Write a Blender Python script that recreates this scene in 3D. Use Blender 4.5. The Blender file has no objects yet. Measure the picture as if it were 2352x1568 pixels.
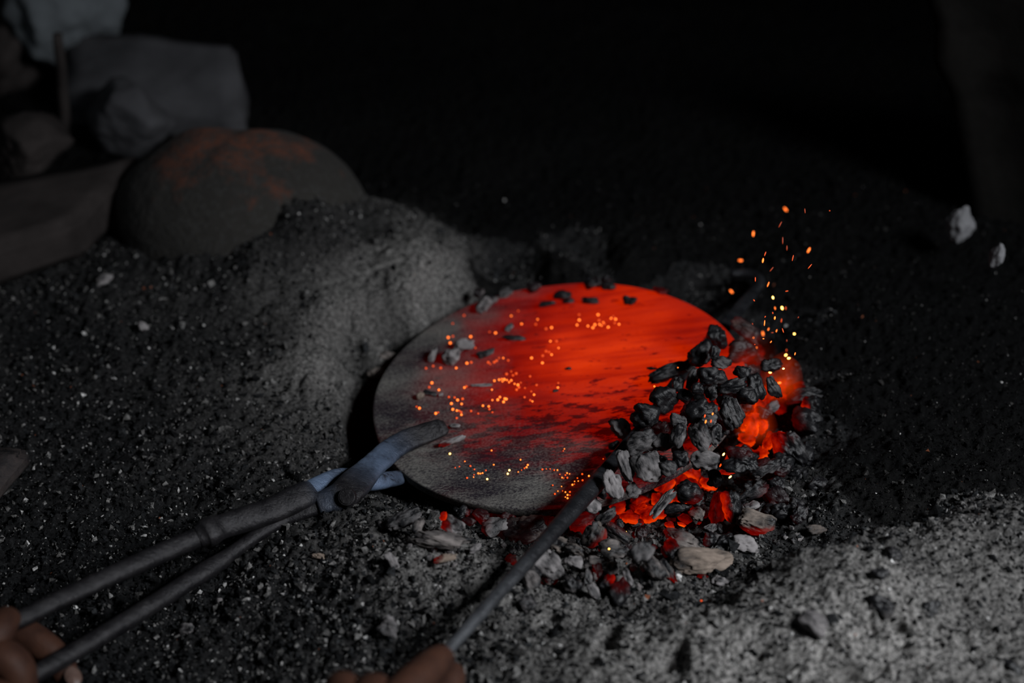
import bpy, bmesh, math, random
import numpy as np
from mathutils import Vector, Matrix
random.seed(7); RNG = np.random.default_rng(7)
S = bpy.context.scene; COL = S.collection

# ------------------------------------------------------------------ camera, world, light, exposure
PITCH = math.radians(33.0); CAM = np.array([-.053, -1.145, .808])
cd = bpy.data.cameras.new('camera'); cam = bpy.data.objects.new('camera', cd); COL.objects.link(cam)
cam.location = CAM; cam.rotation_euler = (math.radians(90) - PITCH, 0, 0)
cd.lens = 50; cd.sensor_width = 36; cd.clip_start = .05; cd.clip_end = 30
cd.dof.use_dof = True; cd.dof.focus_distance = 1.27; cd.dof.aperture_fstop = 2.5
S.camera = cam
vs = S.view_settings; S.display_settings.display_device = 'sRGB'
vs.view_transform = 'Standard'; vs.look = 'None'; vs.gamma = 1; vs.use_curve_mapping = False; vs.exposure = 0
S.cycles.use_denoising = True
S.cycles.max_bounces = 6; S.cycles.volume_step_rate = 2.0
w = bpy.data.worlds.new('world'); S.world = w; w.use_nodes = True
w.node_tree.nodes['Background'].inputs[0].default_value = (.55, .7, 1, 1)
w.node_tree.nodes['Background'].inputs[1].default_value = .0012

def area_light(name, loc, aim, sx, sy, power, col):
    l = bpy.data.lights.new(name, 'AREA'); l.shape = 'RECTANGLE'; l.size = sx; l.size_y = sy; l.energy = power; l.color = col
    o = bpy.data.objects.new(name, l); COL.objects.link(o); o.location = loc
    o.rotation_euler = (Vector(aim) - Vector(loc)).to_track_quat('-Z', 'Y').to_euler(); return o
k_ = area_light('doorway_daylight', (1.05, -.85, 1.15), (.05, -.25, 0), .38, .38, 9.6, (.93, .96, 1.0)); k_.data.spread = math.radians(95)
area_light('back_left_fill', (-1.7, .3, 1.3), (-.35, .2, 0), .5, .5, 1.1, (.86, .93, 1.0))  # added fill lamp that lifts the far left background, no known source

# ------------------------------------------------------------------ projection helpers (pixel of the 2352x1568 frame -> ray)
F = 50 / 36 * 2352
FW = np.array([0, math.cos(PITCH), -math.sin(PITCH)]); UP = np.array([0, math.sin(PITCH), math.cos(PITCH)]); RT = np.array([1., 0, 0])
def ray(px, py):
    px = np.asarray(px, float); py = np.asarray(py, float)
    return FW + ((px - 1176) / F)[..., None] * RT - ((py - 784) / F)[..., None] * UP
def at_z(px, py, z):
    d = ray(px, py); t = (z - CAM[2]) / d[..., 2]; return CAM + d * np.asarray(t)[..., None]
def at_y(px, py, y):
    d = ray(px, py); t = (y - CAM[1]) / d[..., 1]; return CAM + d * np.asarray(t)[..., None]
DC = np.array([-.009, .0225, 0.]); DA, DB, DR = .13875, .0223, .1866
def disc_z(x, y): return DA * x + DB * y
def at_disc(px, py, off=0.):
    d = ray(px, py); n = np.array([-DA, -DB, 1.]); t = (off - CAM @ n) / (d @ n); return CAM + d * np.asarray(t)[..., None]
def depth(p): return float((np.asarray(p) - CAM) @ FW)
def mpp(p): return depth(p) / F

# ------------------------------------------------------------------ noise
_T = np.random.default_rng(3).random(65536)
def _h(ix, iy, iz): return _T[(ix * 73856093 ^ iy * 19349663 ^ iz * 83492791) & 65535]
def vnoise(p):
    p = np.asarray(p, float); i = np.floor(p).astype(np.int64); f = p - i; f = f * f * (3 - 2 * f)
    x, y, z = i[..., 0], i[..., 1], i[..., 2]; fx, fy, fz = f[..., 0], f[..., 1], f[..., 2]; r = 0
    for a in (0, 1):
        for b in (0, 1):
            for c in (0, 1):
                r = r + _h(x + a, y + b, z + c) * (fx if a else 1 - fx) * (fy if b else 1 - fy) * (fz if c else 1 - fz)
    return r * 2 - 1
def fbm(p, o=4):
    r = 0; a = .5; p = np.asarray(p, float)
    for _ in range(o): r = r + a * vnoise(p); p = p * 2.03 + 17.1; a *= .5
    return r
def p3(x, y, s, k=0.): return np.stack([x * s, y * s, np.full_like(x, k)], -1)
def sstep(a, b, x): t = np.clip((x - a) / (b - a), 0, 1); return t * t * (3 - 2 * t)

# ------------------------------------------------------------------ materials
def mat(name):
    m = bpy.data.materials.new(name); m.use_nodes = True; nt = m.node_tree
    return m, nt, nt.nodes['Principled BSDF']
def N(nt, t, **k):
    n = nt.nodes.new(t)
    for a, v in k.items(): setattr(n, a, v)
    return n
def L(nt, a, b): nt.links.new(a, b)
def math_(nt, op, a, b=None, clamp=False):
    n = N(nt, 'ShaderNodeMath', operation=op, use_clamp=clamp)
    for i, v in enumerate((a, b)):
        if v is None: continue
        if isinstance(v, (int, float)): n.inputs[i].default_value = v
        else: L(nt, v, n.inputs[i])
    return n.outputs[0]
def noise(nt, scale, detail=4, rough=.55, stretch=(1, 1, 1), coord='Object'):
    tc = N(nt, 'ShaderNodeTexCoord'); mp = N(nt, 'ShaderNodeMapping'); mp.inputs['Scale'].default_value = stretch
    L(nt, tc.outputs[coord], mp.inputs[0]); n = N(nt, 'ShaderNodeTexNoise')
    n.inputs['Scale'].default_value = scale; n.inputs['Detail'].default_value = detail; n.inputs['Roughness'].default_value = rough
    L(nt, mp.outputs[0], n.inputs['Vector']); return n.outputs[0]
def ramp(nt, f, stops):
    r = N(nt, 'ShaderNodeValToRGB'); L(nt, f, r.inputs[0]); e = r.color_ramp.elements
    while len(e) > len(stops): e.remove(e[-1])
    while len(e) < len(stops): e.new(.5)
    for x, (p, c) in zip(e, stops): x.position = p; x.color = (*c, 1) if len(c) == 3 else c
    return r.outputs[0]
def g(v): return (v, v, v)
def mix(nt, f, a, b, mode='MIX'):
    n = N(nt, 'ShaderNodeMix', data_type='RGBA', blend_type=mode)
    for k, v in ((0, f), (6, a), (7, b)):
        if isinstance(v, (int, float)): n.inputs[k].default_value = v
        elif isinstance(v, tuple): n.inputs[k].default_value = (*v, 1)
        else: L(nt, v, n.inputs[k])
    return n.outputs[2]
def bump(nt, b, h, dist=.001, st=1.):
    n = N(nt, 'ShaderNodeBump'); n.inputs['Distance'].default_value = dist; n.inputs['Strength'].default_value = st
    L(nt, h, n.inputs['Height']); L(nt, n.outputs[0], b.inputs['Normal'])
def attr(nt, name): n = N(nt, 'ShaderNodeAttribute', attribute_name=name); return n
def heat_emit(nt, b, h, gain=1.):
    c = N(nt, 'ShaderNodeCombineColor')
    L(nt, math_(nt, 'MULTIPLY', math_(nt, 'POWER', h, 1.6), .62 * gain), c.inputs[0])
    L(nt, math_(nt, 'MULTIPLY', math_(nt, 'POWER', h, 3.4), .027 * gain), c.inputs[1])
    L(nt, math_(nt, 'MULTIPLY', math_(nt, 'POWER', h, 5.), .0005 * gain), c.inputs[2])
    L(nt, c.outputs[0], b.inputs['Emission Color']); b.inputs['Emission Strength'].default_value = 1

def m_ground():
    m, nt, b = mat('ash_and_charcoal_dust'); c = attr(nt, 'Col').outputs['Color']
    n1 = noise(nt, 260, 5, .7); n2 = noise(nt, 900, 3, .7)
    f = ramp(nt, n1, [(.32, g(.2)), (.5, g(.8)), (.70, g(1.75))])
    L(nt, mix(nt, 1., c, f, 'MULTIPLY'), b.inputs['Base Color'])
    b.inputs['Roughness'].default_value = .8; b.inputs['Specular IOR Level'].default_value = .08
    bump(nt, b, math_(nt, 'ADD', n1, math_(nt, 'MULTIPLY', n2, .5)), .0022, 1.); return m
def m_coal():
    m, nt, b = mat('charcoal'); tone = attr(nt, 'tone').outputs['Fac']; heat = attr(nt, 'hotness').outputs['Fac']; warm = attr(nt, 'warm').outputs['Fac']
    n1 = noise(nt, 70, 5, .65, (.5, 1, 1)); n2 = noise(nt, 420, 4, .7, (.35, 1, 1)); n3 = noise(nt, 28, 3)
    ash = ramp(nt, math_(nt, 'ADD', math_(nt, 'MULTIPLY', n1, .6), math_(nt, 'ADD', math_(nt, 'MULTIPLY', n2, .4), math_(nt, 'MULTIPLY', math_(nt, 'SUBTRACT', tone, .5), .42))), [(.40, g(0)), (.64, g(1))])
    amt = math_(nt, 'MULTIPLY', ash, math_(nt, 'ADD', math_(nt, 'MULTIPLY', tone, .85), .1), True)
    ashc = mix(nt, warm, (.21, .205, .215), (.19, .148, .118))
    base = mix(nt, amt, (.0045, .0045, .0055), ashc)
    base = mix(nt, 1., base, ramp(nt, heat, [(.05, g(1)), (.4, g(.05))]), 'MULTIPLY')
    L(nt, base, b.inputs['Base Color']); L(nt, ramp(nt, heat, [(.05, g(.3)), (.4, g(.03))]), b.inputs['Specular IOR Level'])
    L(nt, ramp(nt, amt, [(0, g(.42)), (.5, g(.9))]), b.inputs['Roughness'])
    bump(nt, b, math_(nt, 'ADD', math_(nt, 'MULTIPLY', n1, .8), math_(nt, 'MULTIPLY', n2, .6)), .0016, .9)
    hh = math_(nt, 'MULTIPLY', heat, ramp(nt, math_(nt, 'ADD', math_(nt, 'MULTIPLY', n3, .5), math_(nt, 'MULTIPLY', n1, .5)), [(.38, g(.22)), (.58, g(1.15))]))
    heat_emit(nt, b, hh); return m
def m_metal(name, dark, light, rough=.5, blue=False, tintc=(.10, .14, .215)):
    m, nt, b = mat(name); n1 = noise(nt, 60, 6, .65); n2 = noise(nt, 400, 4, .7)
    c = mix(nt, ramp(nt, n1, [(.35, g(0)), (.7, g(1))]), dark, light)
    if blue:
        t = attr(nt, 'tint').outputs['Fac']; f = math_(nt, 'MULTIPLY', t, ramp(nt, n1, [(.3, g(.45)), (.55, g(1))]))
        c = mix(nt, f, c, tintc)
    scr = noise(nt, 55, 6, .75, (.35, 1.6, 1.2)); c = mix(nt, ramp(nt, scr, [(.36, g(.85)), (.42, g(0))]), c, (.006, .006, .007))
    L(nt, c, b.inputs['Base Color']); b.inputs['Metallic'].default_value = .3; b.inputs['Specular IOR Level'].default_value = .22; b.inputs['Roughness'].default_value = rough
    bump(nt, b, math_(nt, 'ADD', math_(nt, 'ADD', n1, math_(nt, 'MULTIPLY', n2, .35)), math_(nt, 'MULTIPLY', scr, .8)), .0016, .9); return m
def m_plate():
    m, nt, b = mat('hot_steel_plate'); heat = attr(nt, 'hotness').outputs['Fac']
    fine = noise(nt, 520, 5, .75, (.7, 1, 1)); big = noise(nt, 20, 5, .6, (.45, 1, 1)); streak = noise(nt, 38, 5, .6, (.16, 1.5, 1)); spots = noise(nt, 85, 5, .7, (.42, 1.2, 1))
    film = math_(nt, 'ADD', math_(nt, 'MULTIPLY', fine, .52), math_(nt, 'MULTIPLY', big, .48))
    base = mix(nt, ramp(nt, film, [(.44, g(0)), (.60, g(1))]), (.014, .011, .016), (.16, .153, .14))
    cold = attr(nt, 'scale').outputs['Fac']
    flake = ramp(nt, math_(nt, 'ADD', spots, math_(nt, 'MULTIPLY', cold, .14)), [(.60, g(1)), (.66, g(.38))])
    st = ramp(nt, streak, [(.30, g(.72)), (.55, g(1.04))])
    h = math_(nt, 'MULTIPLY', heat, math_(nt, 'MULTIPLY', flake, st))
    dk = ramp(nt, heat, [(.1, g(1)), (.55, g(.06))])
    L(nt, mix(nt, 1., base, dk, 'MULTIPLY'), b.inputs['Base Color'])
    b.inputs['Roughness'].default_value = .8; b.inputs['Specular IOR Level'].default_value = .07
    bump(nt, b, fine, .0008, .6); heat_emit(nt, b, h, 1.0); return m
def m_plain(name, col, rough=.8, var=.35, scale=40, spec=.3):
    m, nt, b = mat(name); n1 = noise(nt, scale, 5, .6)
    L(nt, mix(nt, 1., col, ramp(nt, n1, [(.3, g(1 - var)), (.7, g(1 + var))]), 'MULTIPLY'), b.inputs['Base Color'])
    b.inputs['Roughness'].default_value = rough; b.inputs['Specular IOR Level'].default_value = spec; bump(nt, b, n1, .004, .6); return m
def m_rust():
    m, nt, b = mat('rusty_iron'); n1 = noise(nt, 26, 5, .65); n2 = noise(nt, 150, 4); tc = N(nt, 'ShaderNodeTexCoord'); sp = N(nt, 'ShaderNodeSeparateXYZ'); L(nt, tc.outputs['Object'], sp.inputs[0])
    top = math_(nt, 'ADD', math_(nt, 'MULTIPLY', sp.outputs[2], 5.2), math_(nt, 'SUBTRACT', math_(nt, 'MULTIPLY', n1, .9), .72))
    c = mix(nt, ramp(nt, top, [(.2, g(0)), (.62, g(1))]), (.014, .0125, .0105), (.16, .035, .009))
    c = mix(nt, ramp(nt, n2, [(.5, g(0)), (.62, g(.75))]), c, (.022, .0215, .020)); L(nt, c, b.inputs['Base Color']); b.inputs['Roughness'].default_value = .95
    bump(nt, b, n1, .006); return m
def m_skin():
    m, nt, b = mat('skin'); n1 = noise(nt, 45, 4); n2 = noise(nt, 500, 3, .6, (1, .4, 1))
    L(nt, mix(nt, ramp(nt, n1, [(.35, g(0)), (.65, g(1))]), (.030, .013, .009), (.056, .024, .015)), b.inputs['Base Color'])
    b.inputs['Roughness'].default_value = .6; b.inputs['Specular IOR Level'].default_value = .16; b.inputs['Subsurface Weight'].default_value = .08; b.inputs['Subsurface Radius'].default_value = (.004, .002, .001)
    bump(nt, b, n2, .0006, .7); return m
def m_ember(name, col, st):
    m, nt, b = mat(name); b.inputs['Base Color'].default_value = (.05, .02, .01, 1)
    b.inputs['Emission Color'].default_value = (*col, 1); b.inputs['Emission Strength'].default_value = st; return m
MG, MC, MP = m_ground(), m_coal(), m_plate()
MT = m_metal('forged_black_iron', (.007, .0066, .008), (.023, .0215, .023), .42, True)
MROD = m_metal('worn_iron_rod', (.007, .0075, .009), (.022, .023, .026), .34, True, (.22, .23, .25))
MRUST, MSKIN = m_rust(), m_skin()
MNAIL = m_plain('nail', (.10, .062, .05), .4, .15, 80, .5)
E1 = m_ember('ember_red', (1, .09, .008), 1.1); E2 = m_ember('ember_orange', (1, .17, .02), 3.0)
E3 = m_ember('ember_yellow', (1, .5, .1), 9); E0 = m_ember('ember_dim', (1, .09, .012), .4)

# ------------------------------------------------------------------ object helpers
def tag(o, label=None, cat=None, group=None, kind=None):
    for k, v in (('label', label), ('category', cat), ('group', group), ('kind', kind)):
        if v: o[k] = v
    return o
def npmesh(name, V, Fc, mats, smooth=True, attrs=None):
    """V (n,3); Fc list of arrays (m,k) with k corners each"""
    me = bpy.data.meshes.new(name); Fc = Fc if isinstance(Fc, list) else [Fc]
    lv = np.concatenate([f.ravel() for f in Fc]).astype(np.int32); cnt = np.concatenate([np.full(len(f), f.shape[1]) for f in Fc]); st = np.concatenate([[0], np.cumsum(cnt)[:-1]]).astype(np.int32)
    me.vertices.add(len(V)); me.vertices.foreach_set('co', np.asarray(V, np.float32).ravel())
    me.loops.add(len(lv)); me.loops.foreach_set('vertex_index', lv)
    me.polygons.add(len(cnt)); me.polygons.foreach_set('loop_start', st)
    sm = np.full(len(cnt), smooth, bool) if np.isscalar(smooth) else smooth
    me.polygons.foreach_set('use_smooth', sm)
    for k, v in (attrs or {}).items():
        v = np.asarray(v, np.float32)
        if v.ndim == 2:
            a = me.color_attributes.new(k, 'FLOAT_COLOR', 'POINT'); a.data.foreach_set('color', np.concatenate([v, np.ones((len(v), 1), np.float32)], 1).ravel())
        else:
            a = me.attributes.new(k, 'FLOAT', 'POINT'); a.data.foreach_set('value', v)
    for m in (mats if isinstance(mats, (list, tuple)) else [mats]): me.materials.append(m)
    me.update(); me.validate(); return me
def link(name, me, loc=(0, 0, 0), parent=None, rot=None):
    o = bpy.data.objects.new(name, me); COL.objects.link(o)
    if rot is not None: o.matrix_world = Matrix.Translation(Vector(loc)) @ Matrix(rot.tolist()).to_4x4()
    else: o.location = loc
    if parent: o.parent = parent; o.matrix_parent_inverse = Matrix.Translation(-parent.location)
    return o
def thing(name, loc, label, cat, group=None): o = bpy.data.objects.new(name, None); COL.objects.link(o); o.location = loc; o.empty_display_size = .02; return tag(o, label, cat, group)

# ------------------------------------------------------------------ ground: control points (px, py, z, ashness, region)
CP = [
 # bright ash bank at the lower right
 (1420,1480,.024,.80,4),(1600,1440,.036,.92,4),(1800,1380,.046,.95,4),(2000,1310,.054,.9,4),(2200,1260,.052,.65,4),(2330,1210,.045,.35,4),(2060,1500,.035,.95,4),(2300,1480,.03,.65,4),(1700,1545,.025,.98,4),(1450,1560,.016,.8,4),(1900,1550,.03,1.,4),(2200,1560,.03,.85,4),(2450,1400,.03,.55,4),(1880,1300,.045,.5,4),(2050,1245,.045,.4,4),
 # ash mound in front of the plate, under the tongs head
 (1000,1290,.018,.72,3),(900,1210,.006,.36,3),(1130,1350,.014,.6,3),(1290,1400,.018,.72,3),(810,1190,.014,.26,3),(700,1230,.008,.15,3),(850,1330,.010,.2,3),(960,1430,.006,.13,3),(1150,1480,.01,.22,3),(1250,1540,.008,.36,3),(720,1400,-.008,.06,3),(900,1540,-.004,.06,3),(1040,1380,.012,.5,3),(1070,1310,.018,.85,3),(950,1285,.018,.7,3),(620,1330,-.012,.05,3),
 # charcoal dust at the left
 (500,1500,-.022,.05,1),(300,1530,-.03,.03,1),(100,1300,-.035,.03,1),(300,1220,-.034,.03,1),(100,1450,-.036,.02,1),(450,1380,-.03,.03,1),(450,1100,-.03,.06,1),(600,1110,-.026,.12,1),(700,1060,-.026,.15,1),(100,1080,-.03,.04,1),(300,980,-.026,.05,1),(520,950,-.02,.10,1),(650,930,-.02,.16,1),(100,850,-.02,.05,1),(300,800,-.015,.06,1),(500,800,-.01,.09,1),(620,800,-.008,.16,1),(100,660,-.01,.08,1),(300,650,.0,.08,1),(500,640,.005,.11,1),(640,640,.012,.18,1),(700,700,.006,.22,1),(-200,900,-.02,.05,1),(-200,1300,-.035,.04,1),(620,545,.045,.2,1),(500,555,.03,.12,1),(760,510,.045,.2,1),(690,470,.07,.16,1),(840,540,.02,.16,1),(-300,600,0,.05,1),
 # grey ash bank behind the plate, left
 (775,860,-.008,.9,2),(750,780,.004,.75,2),(840,800,-.004,.95,2),(860,720,.012,1.,2),(920,650,.022,1.,2),(970,590,.03,.9,2),(860,620,.024,.6,2),(1040,640,.01,.8,2),(750,930,-.018,.6,2),(1030,555,.024,.6,2),(700,870,-.012,.5,2),(800,660,.018,.6,2),(940,560,.03,.7,2),
 # pit
 (835,915,-.085,.0,5),(838,1005,-.085,.0,5),(822,960,-.08,.0,5),(850,1040,-.06,.0,5),(845,970,-.10,.0,5),(900,900,-.10,.0,5),(786,965,-.022,.2,1),(1300,910,-.10,.05,5),(1050,850,-.10,.05,5),(1200,780,-.09,.05,5),(1450,800,-.09,.05,5),(1600,960,-.075,.05,5),(1700,940,-.055,.08,5),(1800,900,-.035,.06,5),(1400,1120,-.085,.08,5),(1520,1180,-.06,.15,5),(1390,1220,-.045,.2,5),(1240,1240,-.035,.25,5),(1080,1190,-.045,.12,5),(950,1140,-.05,.1,5),(1000,1060,-.095,.05,5),(1200,1100,-.095,.05,5),(1650,1230,-.032,.26,5),(1760,1230,-.02,.24,5),(1700,1110,-.045,.1,5),(1830,1130,-.02,.16,5),(1650,1310,-.008,.24,5),(1300,1360,-.004,.45,5),(1450,1390,.002,.45,5),(1560,1370,.002,.36,5),(1180,1280,-.012,.4,5),(1800,1270,-.012,.12,5),(1950,1200,-.005,.06,5),(1850,1020,-.022,.06,5),
 # dark floor behind and right
 (1150,600,.0,.14,0),(1300,590,.0,.12,0),(1450,570,.0,.14,0),(1600,590,.0,.09,0),(1750,640,.0,.06,0),(1850,780,.0,.0,0),(1950,900,.004,.0,0),(1980,1050,.004,.0,0),(2000,1150,.012,.10,0),(2150,1050,.014,.03,0),(2300,1100,.02,.06,0),(2200,900,.012,.0,0),(2300,750,.01,.0,0),(2050,700,.008,.0,0),(1900,620,.004,.0,0),(2500,1000,.015,.0,0),
 (1150,500,-.01,.02,0),(1400,450,-.01,.02,0),(1700,430,-.01,.02,0),(2000,480,0,.02,0),(2250,550,0,.02,0),(900,400,-.01,.02,0),(1300,250,0,.01,0),(1800,200,0,.01,0),(2200,250,0,.01,0),(800,200,0,.01,0),(400,400,.0,.04,0),(150,500,.0,.04,0),(300,200,0,.02,0),(0,300,0,.02,0),(1150,690,-.06,.05,5),(1350,640,-.04,.05,5),(1600,690,-.05,.04,5),(1720,790,-.05,.04,5),
]
CPa = np.array(CP); CPW = at_z(CPa[:, 0], CPa[:, 1], CPa[:, 2])
def _interp(x, y, cols, s0=.030):
    sh = x.shape; x = x.ravel(); y = y.ravel(); out = np.zeros((len(x), len(cols))); near = np.zeros(len(x), int)
    for k in range(0, len(x), 60000):
        d2 = (x[k:k + 60000, None] - CPW[None, :, 0]) ** 2 + (y[k:k + 60000, None] - CPW[None, :, 1]) ** 2
        wt = 1 / (d2 + s0 ** 2) ** 2.2; wt /= wt.sum(1, keepdims=True); out[k:k + 60000] = wt @ CPa[:, cols]; near[k:k + 60000] = CPa[d2.argmin(1), 4]
    return out.reshape(*sh, len(cols)), near.reshape(sh)
def micro(x, y, ash):
    a = fbm(p3(x, y, 14, 1.), 4) * .014 * (.6 + .6 * ash) + (1 - np.abs(fbm(p3(x, y, 75, 5.), 3)) * 2) * .0022
    c = np.maximum(fbm(p3(x, y, 130, 9.), 3), -.1) * .0085
    pit = -np.clip(fbm(p3(x, y, 45, 3.), 2) - .24, 0, 1) * .045
    return a + c * (1.15 - .45 * ash) + pit * sstep(.3, .7, ash)
HM = _interp(np.zeros((1, 1)), np.zeros((1, 1)), [2])
def ground(x, y, full=False):
    x = np.asarray(x, float); y = np.asarray(y, float); v, reg = _interp(np.atleast_1d(x), np.atleast_1d(y), [2, 3])
    ash = np.clip(v[..., 1] + fbm(p3(np.atleast_1d(x), np.atleast_1d(y), 16, 2.), 4) * .28 * np.clip(v[..., 1] * 3, .1, 1), 0, 1)
    z = v[..., 0] + micro(np.atleast_1d(x), np.atleast_1d(y), ash)
    dx, dy = np.atleast_1d(x) - DC[0], np.atleast_1d(y) - DC[1]; rd = np.hypot(dx, dy) + fbm(p3(np.atleast_1d(x), np.atleast_1d(y), 30, 6.), 2) * .006; an = np.degrees(np.arctan2(dy, dx)) % 360
    lip = DR - .02 + .050 * sstep(135, 160, an) * sstep(232, 205, an); cv = sstep(0, -.012, rd - lip) * sstep(70, 110, an) * sstep(300, 270, an)
    z = z - cv * .06; ash = ash * (1 - cv)  # carved gap also darkened in colour to deepen its shade
    return (z, ash, np.where(cv > .3, 5, reg)) if full else z
def on_ground(px, py, lift=0.):
    z = 0.
    for _ in range(12): p = at_z(px, py, z); z = .5 * z + .5 * (float(ground(p[0], p[1])[0]) + lift)
    return at_z(px, py, z)

REG = {0: ('floor', None), 1: ('charcoal_dust', ('black charcoal dust with pale flecks spread left of the tongs and the hot plate', 'charcoal dust')),
       2: ('ash_bank', ('smooth grey ash bank behind the left rim of the hot plate', 'ash')),
       3: ('ash_mound', ('grey ash mound littered with charcoal crumbs in front of the plate, under the tongs head', 'ash')),
       4: ('ash_ridge', ('pale grey ash ridge in the lower right corner beyond the fallen coals', 'ash')),
       5: ('cinder_bed', ('dark cinder bed of the fire pit under the hot plate and coals', 'cinders'))}
def palette(ash, n, crumb, reg=None):
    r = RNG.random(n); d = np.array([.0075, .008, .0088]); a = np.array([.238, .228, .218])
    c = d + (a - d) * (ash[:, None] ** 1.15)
    c = c * np.where(reg == 0, .2, 1.)[:, None] if reg is not None else c  # far floor colour cut down to stand in for missing light
    if crumb:
        k = RNG.random(n)
        lo = (.005 + .03 * RNG.random(n) ** 2.5)[:, None] * np.array([.95, 1., 1.06]); mid = (.05 + .15 * RNG.random(n))[:, None] * np.array([1.03, 1, .97]); hi = (.22 + .40 * RNG.random(n))[:, None] * np.array([1, .98, .96])
        pd = .80 - .60 * ash; pm = np.where(np.isin(reg, (1, 3, 4)), .972, .994)
        lo = lo * np.where(reg == 0, .2, 1.)[:, None]; mid = mid * np.where(reg == 0, .2, 1.)[:, None]  # same painted shade on the far floor crumbs
        c = np.where((k < pd)[:, None], lo, np.where((k < pm)[:, None], mid, hi))
        rr = RNG.random(n) < .0015; c[rr] = np.array([.3, .10, .05])
    return c
def build_ground():
    rows, cols = 820, 980; t = np.linspace(0, 1, rows); ys = -.62 + 2.0 * (t * .42 + .58 * t ** 2.2)
    hw = (np.clip((ys + 1.145), .3, 9) * .43 + .20); u = np.linspace(-1, 1, cols)
    X = u[None, :] * hw[:, None] - .02; Y = np.repeat(ys[:, None], cols, 1)
    X = X + (RNG.random(X.shape) - .5) * .0006
    Z, A, R = ground(X, Y, True); wob = fbm(p3(X, Y, 9, 7.), 3) * .05; R5 = R == 5
    _, R = _interp(X + wob, Y - wob, [2]); R = np.where(R5, 5, R)
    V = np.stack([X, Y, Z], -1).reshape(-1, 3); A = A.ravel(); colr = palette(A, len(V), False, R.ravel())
    i = np.arange(rows * cols).reshape(rows, cols); Q = np.stack([i[:-1, :-1], i[:-1, 1:], i[1:, 1:], i[1:, :-1]], -1).reshape(-1, 4)
    rq = R[:-1, :-1].ravel()
    # crumbs
    n = 155000; px = RNG.uniform(-500, 2850, n); py = RNG.uniform(400, 1720, n); P = at_z(px, py, 0.)
    cz, ca, _ = ground(P[:, 0], P[:, 1], True); wb = fbm(p3(P[:, 0], P[:, 1], 9, 7.), 3) * .05; _, cr = _interp(P[:, 0] + wb, P[:, 1] - wb, [2])
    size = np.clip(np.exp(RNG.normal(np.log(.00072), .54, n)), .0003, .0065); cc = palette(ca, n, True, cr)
    size = np.where(cc.mean(1) > .3, np.minimum(size * 1.15, .0024), size * 1.1)
    size *= np.where(ca > .5, .85, 1.05)
    size *= np.where(cr == 3, 1.15, 1.) * np.where(cr == 2, .8, np.where(cr == 0, .7, 1.)); ext = RNG.uniform(.45, 1.5, (n, 3)) * size[:, None]; q = RNG.normal(size=(n, 4)); q /= np.linalg.norm(q, axis=1)[:, None]
    base = np.array([[1, 0, 0], [-1, 0, 0], [0, 1, 0], [0, -1, 0], [0, 0, 1], [0, 0, -1.]]); tri = np.array([[0, 2, 4], [2, 1, 4], [1, 3, 4], [3, 0, 4], [2, 0, 5], [1, 2, 5], [3, 1, 5], [0, 3, 5]])
    bv = base[None] * ext[:, None] + RNG.normal(size=(n, 6, 3)) * (size * .28)[:, None, None]
    w_, x_, y_, z_ = q.T; Rm = np.stack([1 - 2 * (y_ ** 2 + z_ ** 2), 2 * (x_ * y_ - w_ * z_), 2 * (x_ * z_ + w_ * y_), 2 * (x_ * y_ + w_ * z_), 1 - 2 * (x_ ** 2 + z_ ** 2), 2 * (y_ * z_ - w_ * x_), 2 * (x_ * z_ - w_ * y_), 2 * (y_ * z_ + w_ * x_), 1 - 2 * (x_ ** 2 + y_ ** 2)], -1).reshape(n, 3, 3)
    bv = np.einsum('nij,nkj->nki', Rm, bv) + np.stack([P[:, 0], P[:, 1], cz + size * .35], -1)[:, None]
    for r, (name, info) in REG.items():
        q_ = Q[rq == r]; used = np.unique(q_); mp = np.full(len(V), -1); mp[used] = np.arange(len(used)); v1 = V[used]; f1 = mp[q_]
        s = np.where(cr == r)[0]; v2 = bv[s].reshape(-1, 3); f2 = (tri[None] + (np.arange(len(s)) * 6)[:, None, None]).reshape(-1, 3) + len(v1)
        c2 = np.repeat(cc[s], 6, 0); sm = np.concatenate([np.ones(len(f1), bool), np.zeros(len(f2), bool)])
        me = npmesh(name, np.concatenate([v1, v2]), [f1, f2], MG, sm, {'Col': np.concatenate([colr[used], c2])})
        o = link(name, me)
        if info: tag(o, info[0], info[1], None, 'stuff')
        else: tag(o, 'dark earth floor, shade painted in, behind and to the right of the fire pit', 'floor', None, 'structure')
build_ground()

# back wall, shade painted in
def rough_box(name, V8, m, sub=5, amp=.004, seed=0, bev=.006):
    bm = bmesh.new(); vv = [bm.verts.new(v) for v in V8]
    for f in ((0, 3, 2, 1), (4, 5, 6, 7), (0, 1, 5, 4), (1, 2, 6, 5), (2, 3, 7, 6), (3, 0, 4, 7)): bm.faces.new([vv[i] for i in f])
    bmesh.ops.recalc_face_normals(bm, faces=bm.faces)
    if bev: bmesh.ops.bevel(bm, geom=list(bm.edges), offset=bev, segments=2, affect='EDGES')
    bmesh.ops.subdivide_edges(bm, edges=[e for e in bm.edges if e.calc_length() > .01], cuts=sub, use_grid_fill=True)
    co = np.array([v.co[:] for v in bm.verts]); n = np.array([v.normal[:] for v in bm.verts]); d = fbm(co * 14 + seed, 4)[:, None] * amp * 2
    for v, c in zip(bm.verts, co + n * d): v.co = c
    me = bpy.data.meshes.new(name); bm.to_mesh(me); bm.free(); me.materials.append(m)
    me.polygons.foreach_set('use_smooth', [True] * len(me.polygons)); return me
SHADE_BLACK = m_plain('shade_black', (.004, .004, .005), .95, .6, 9, .02)  # near-black colour stands in for the shade the wall lies in
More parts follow.
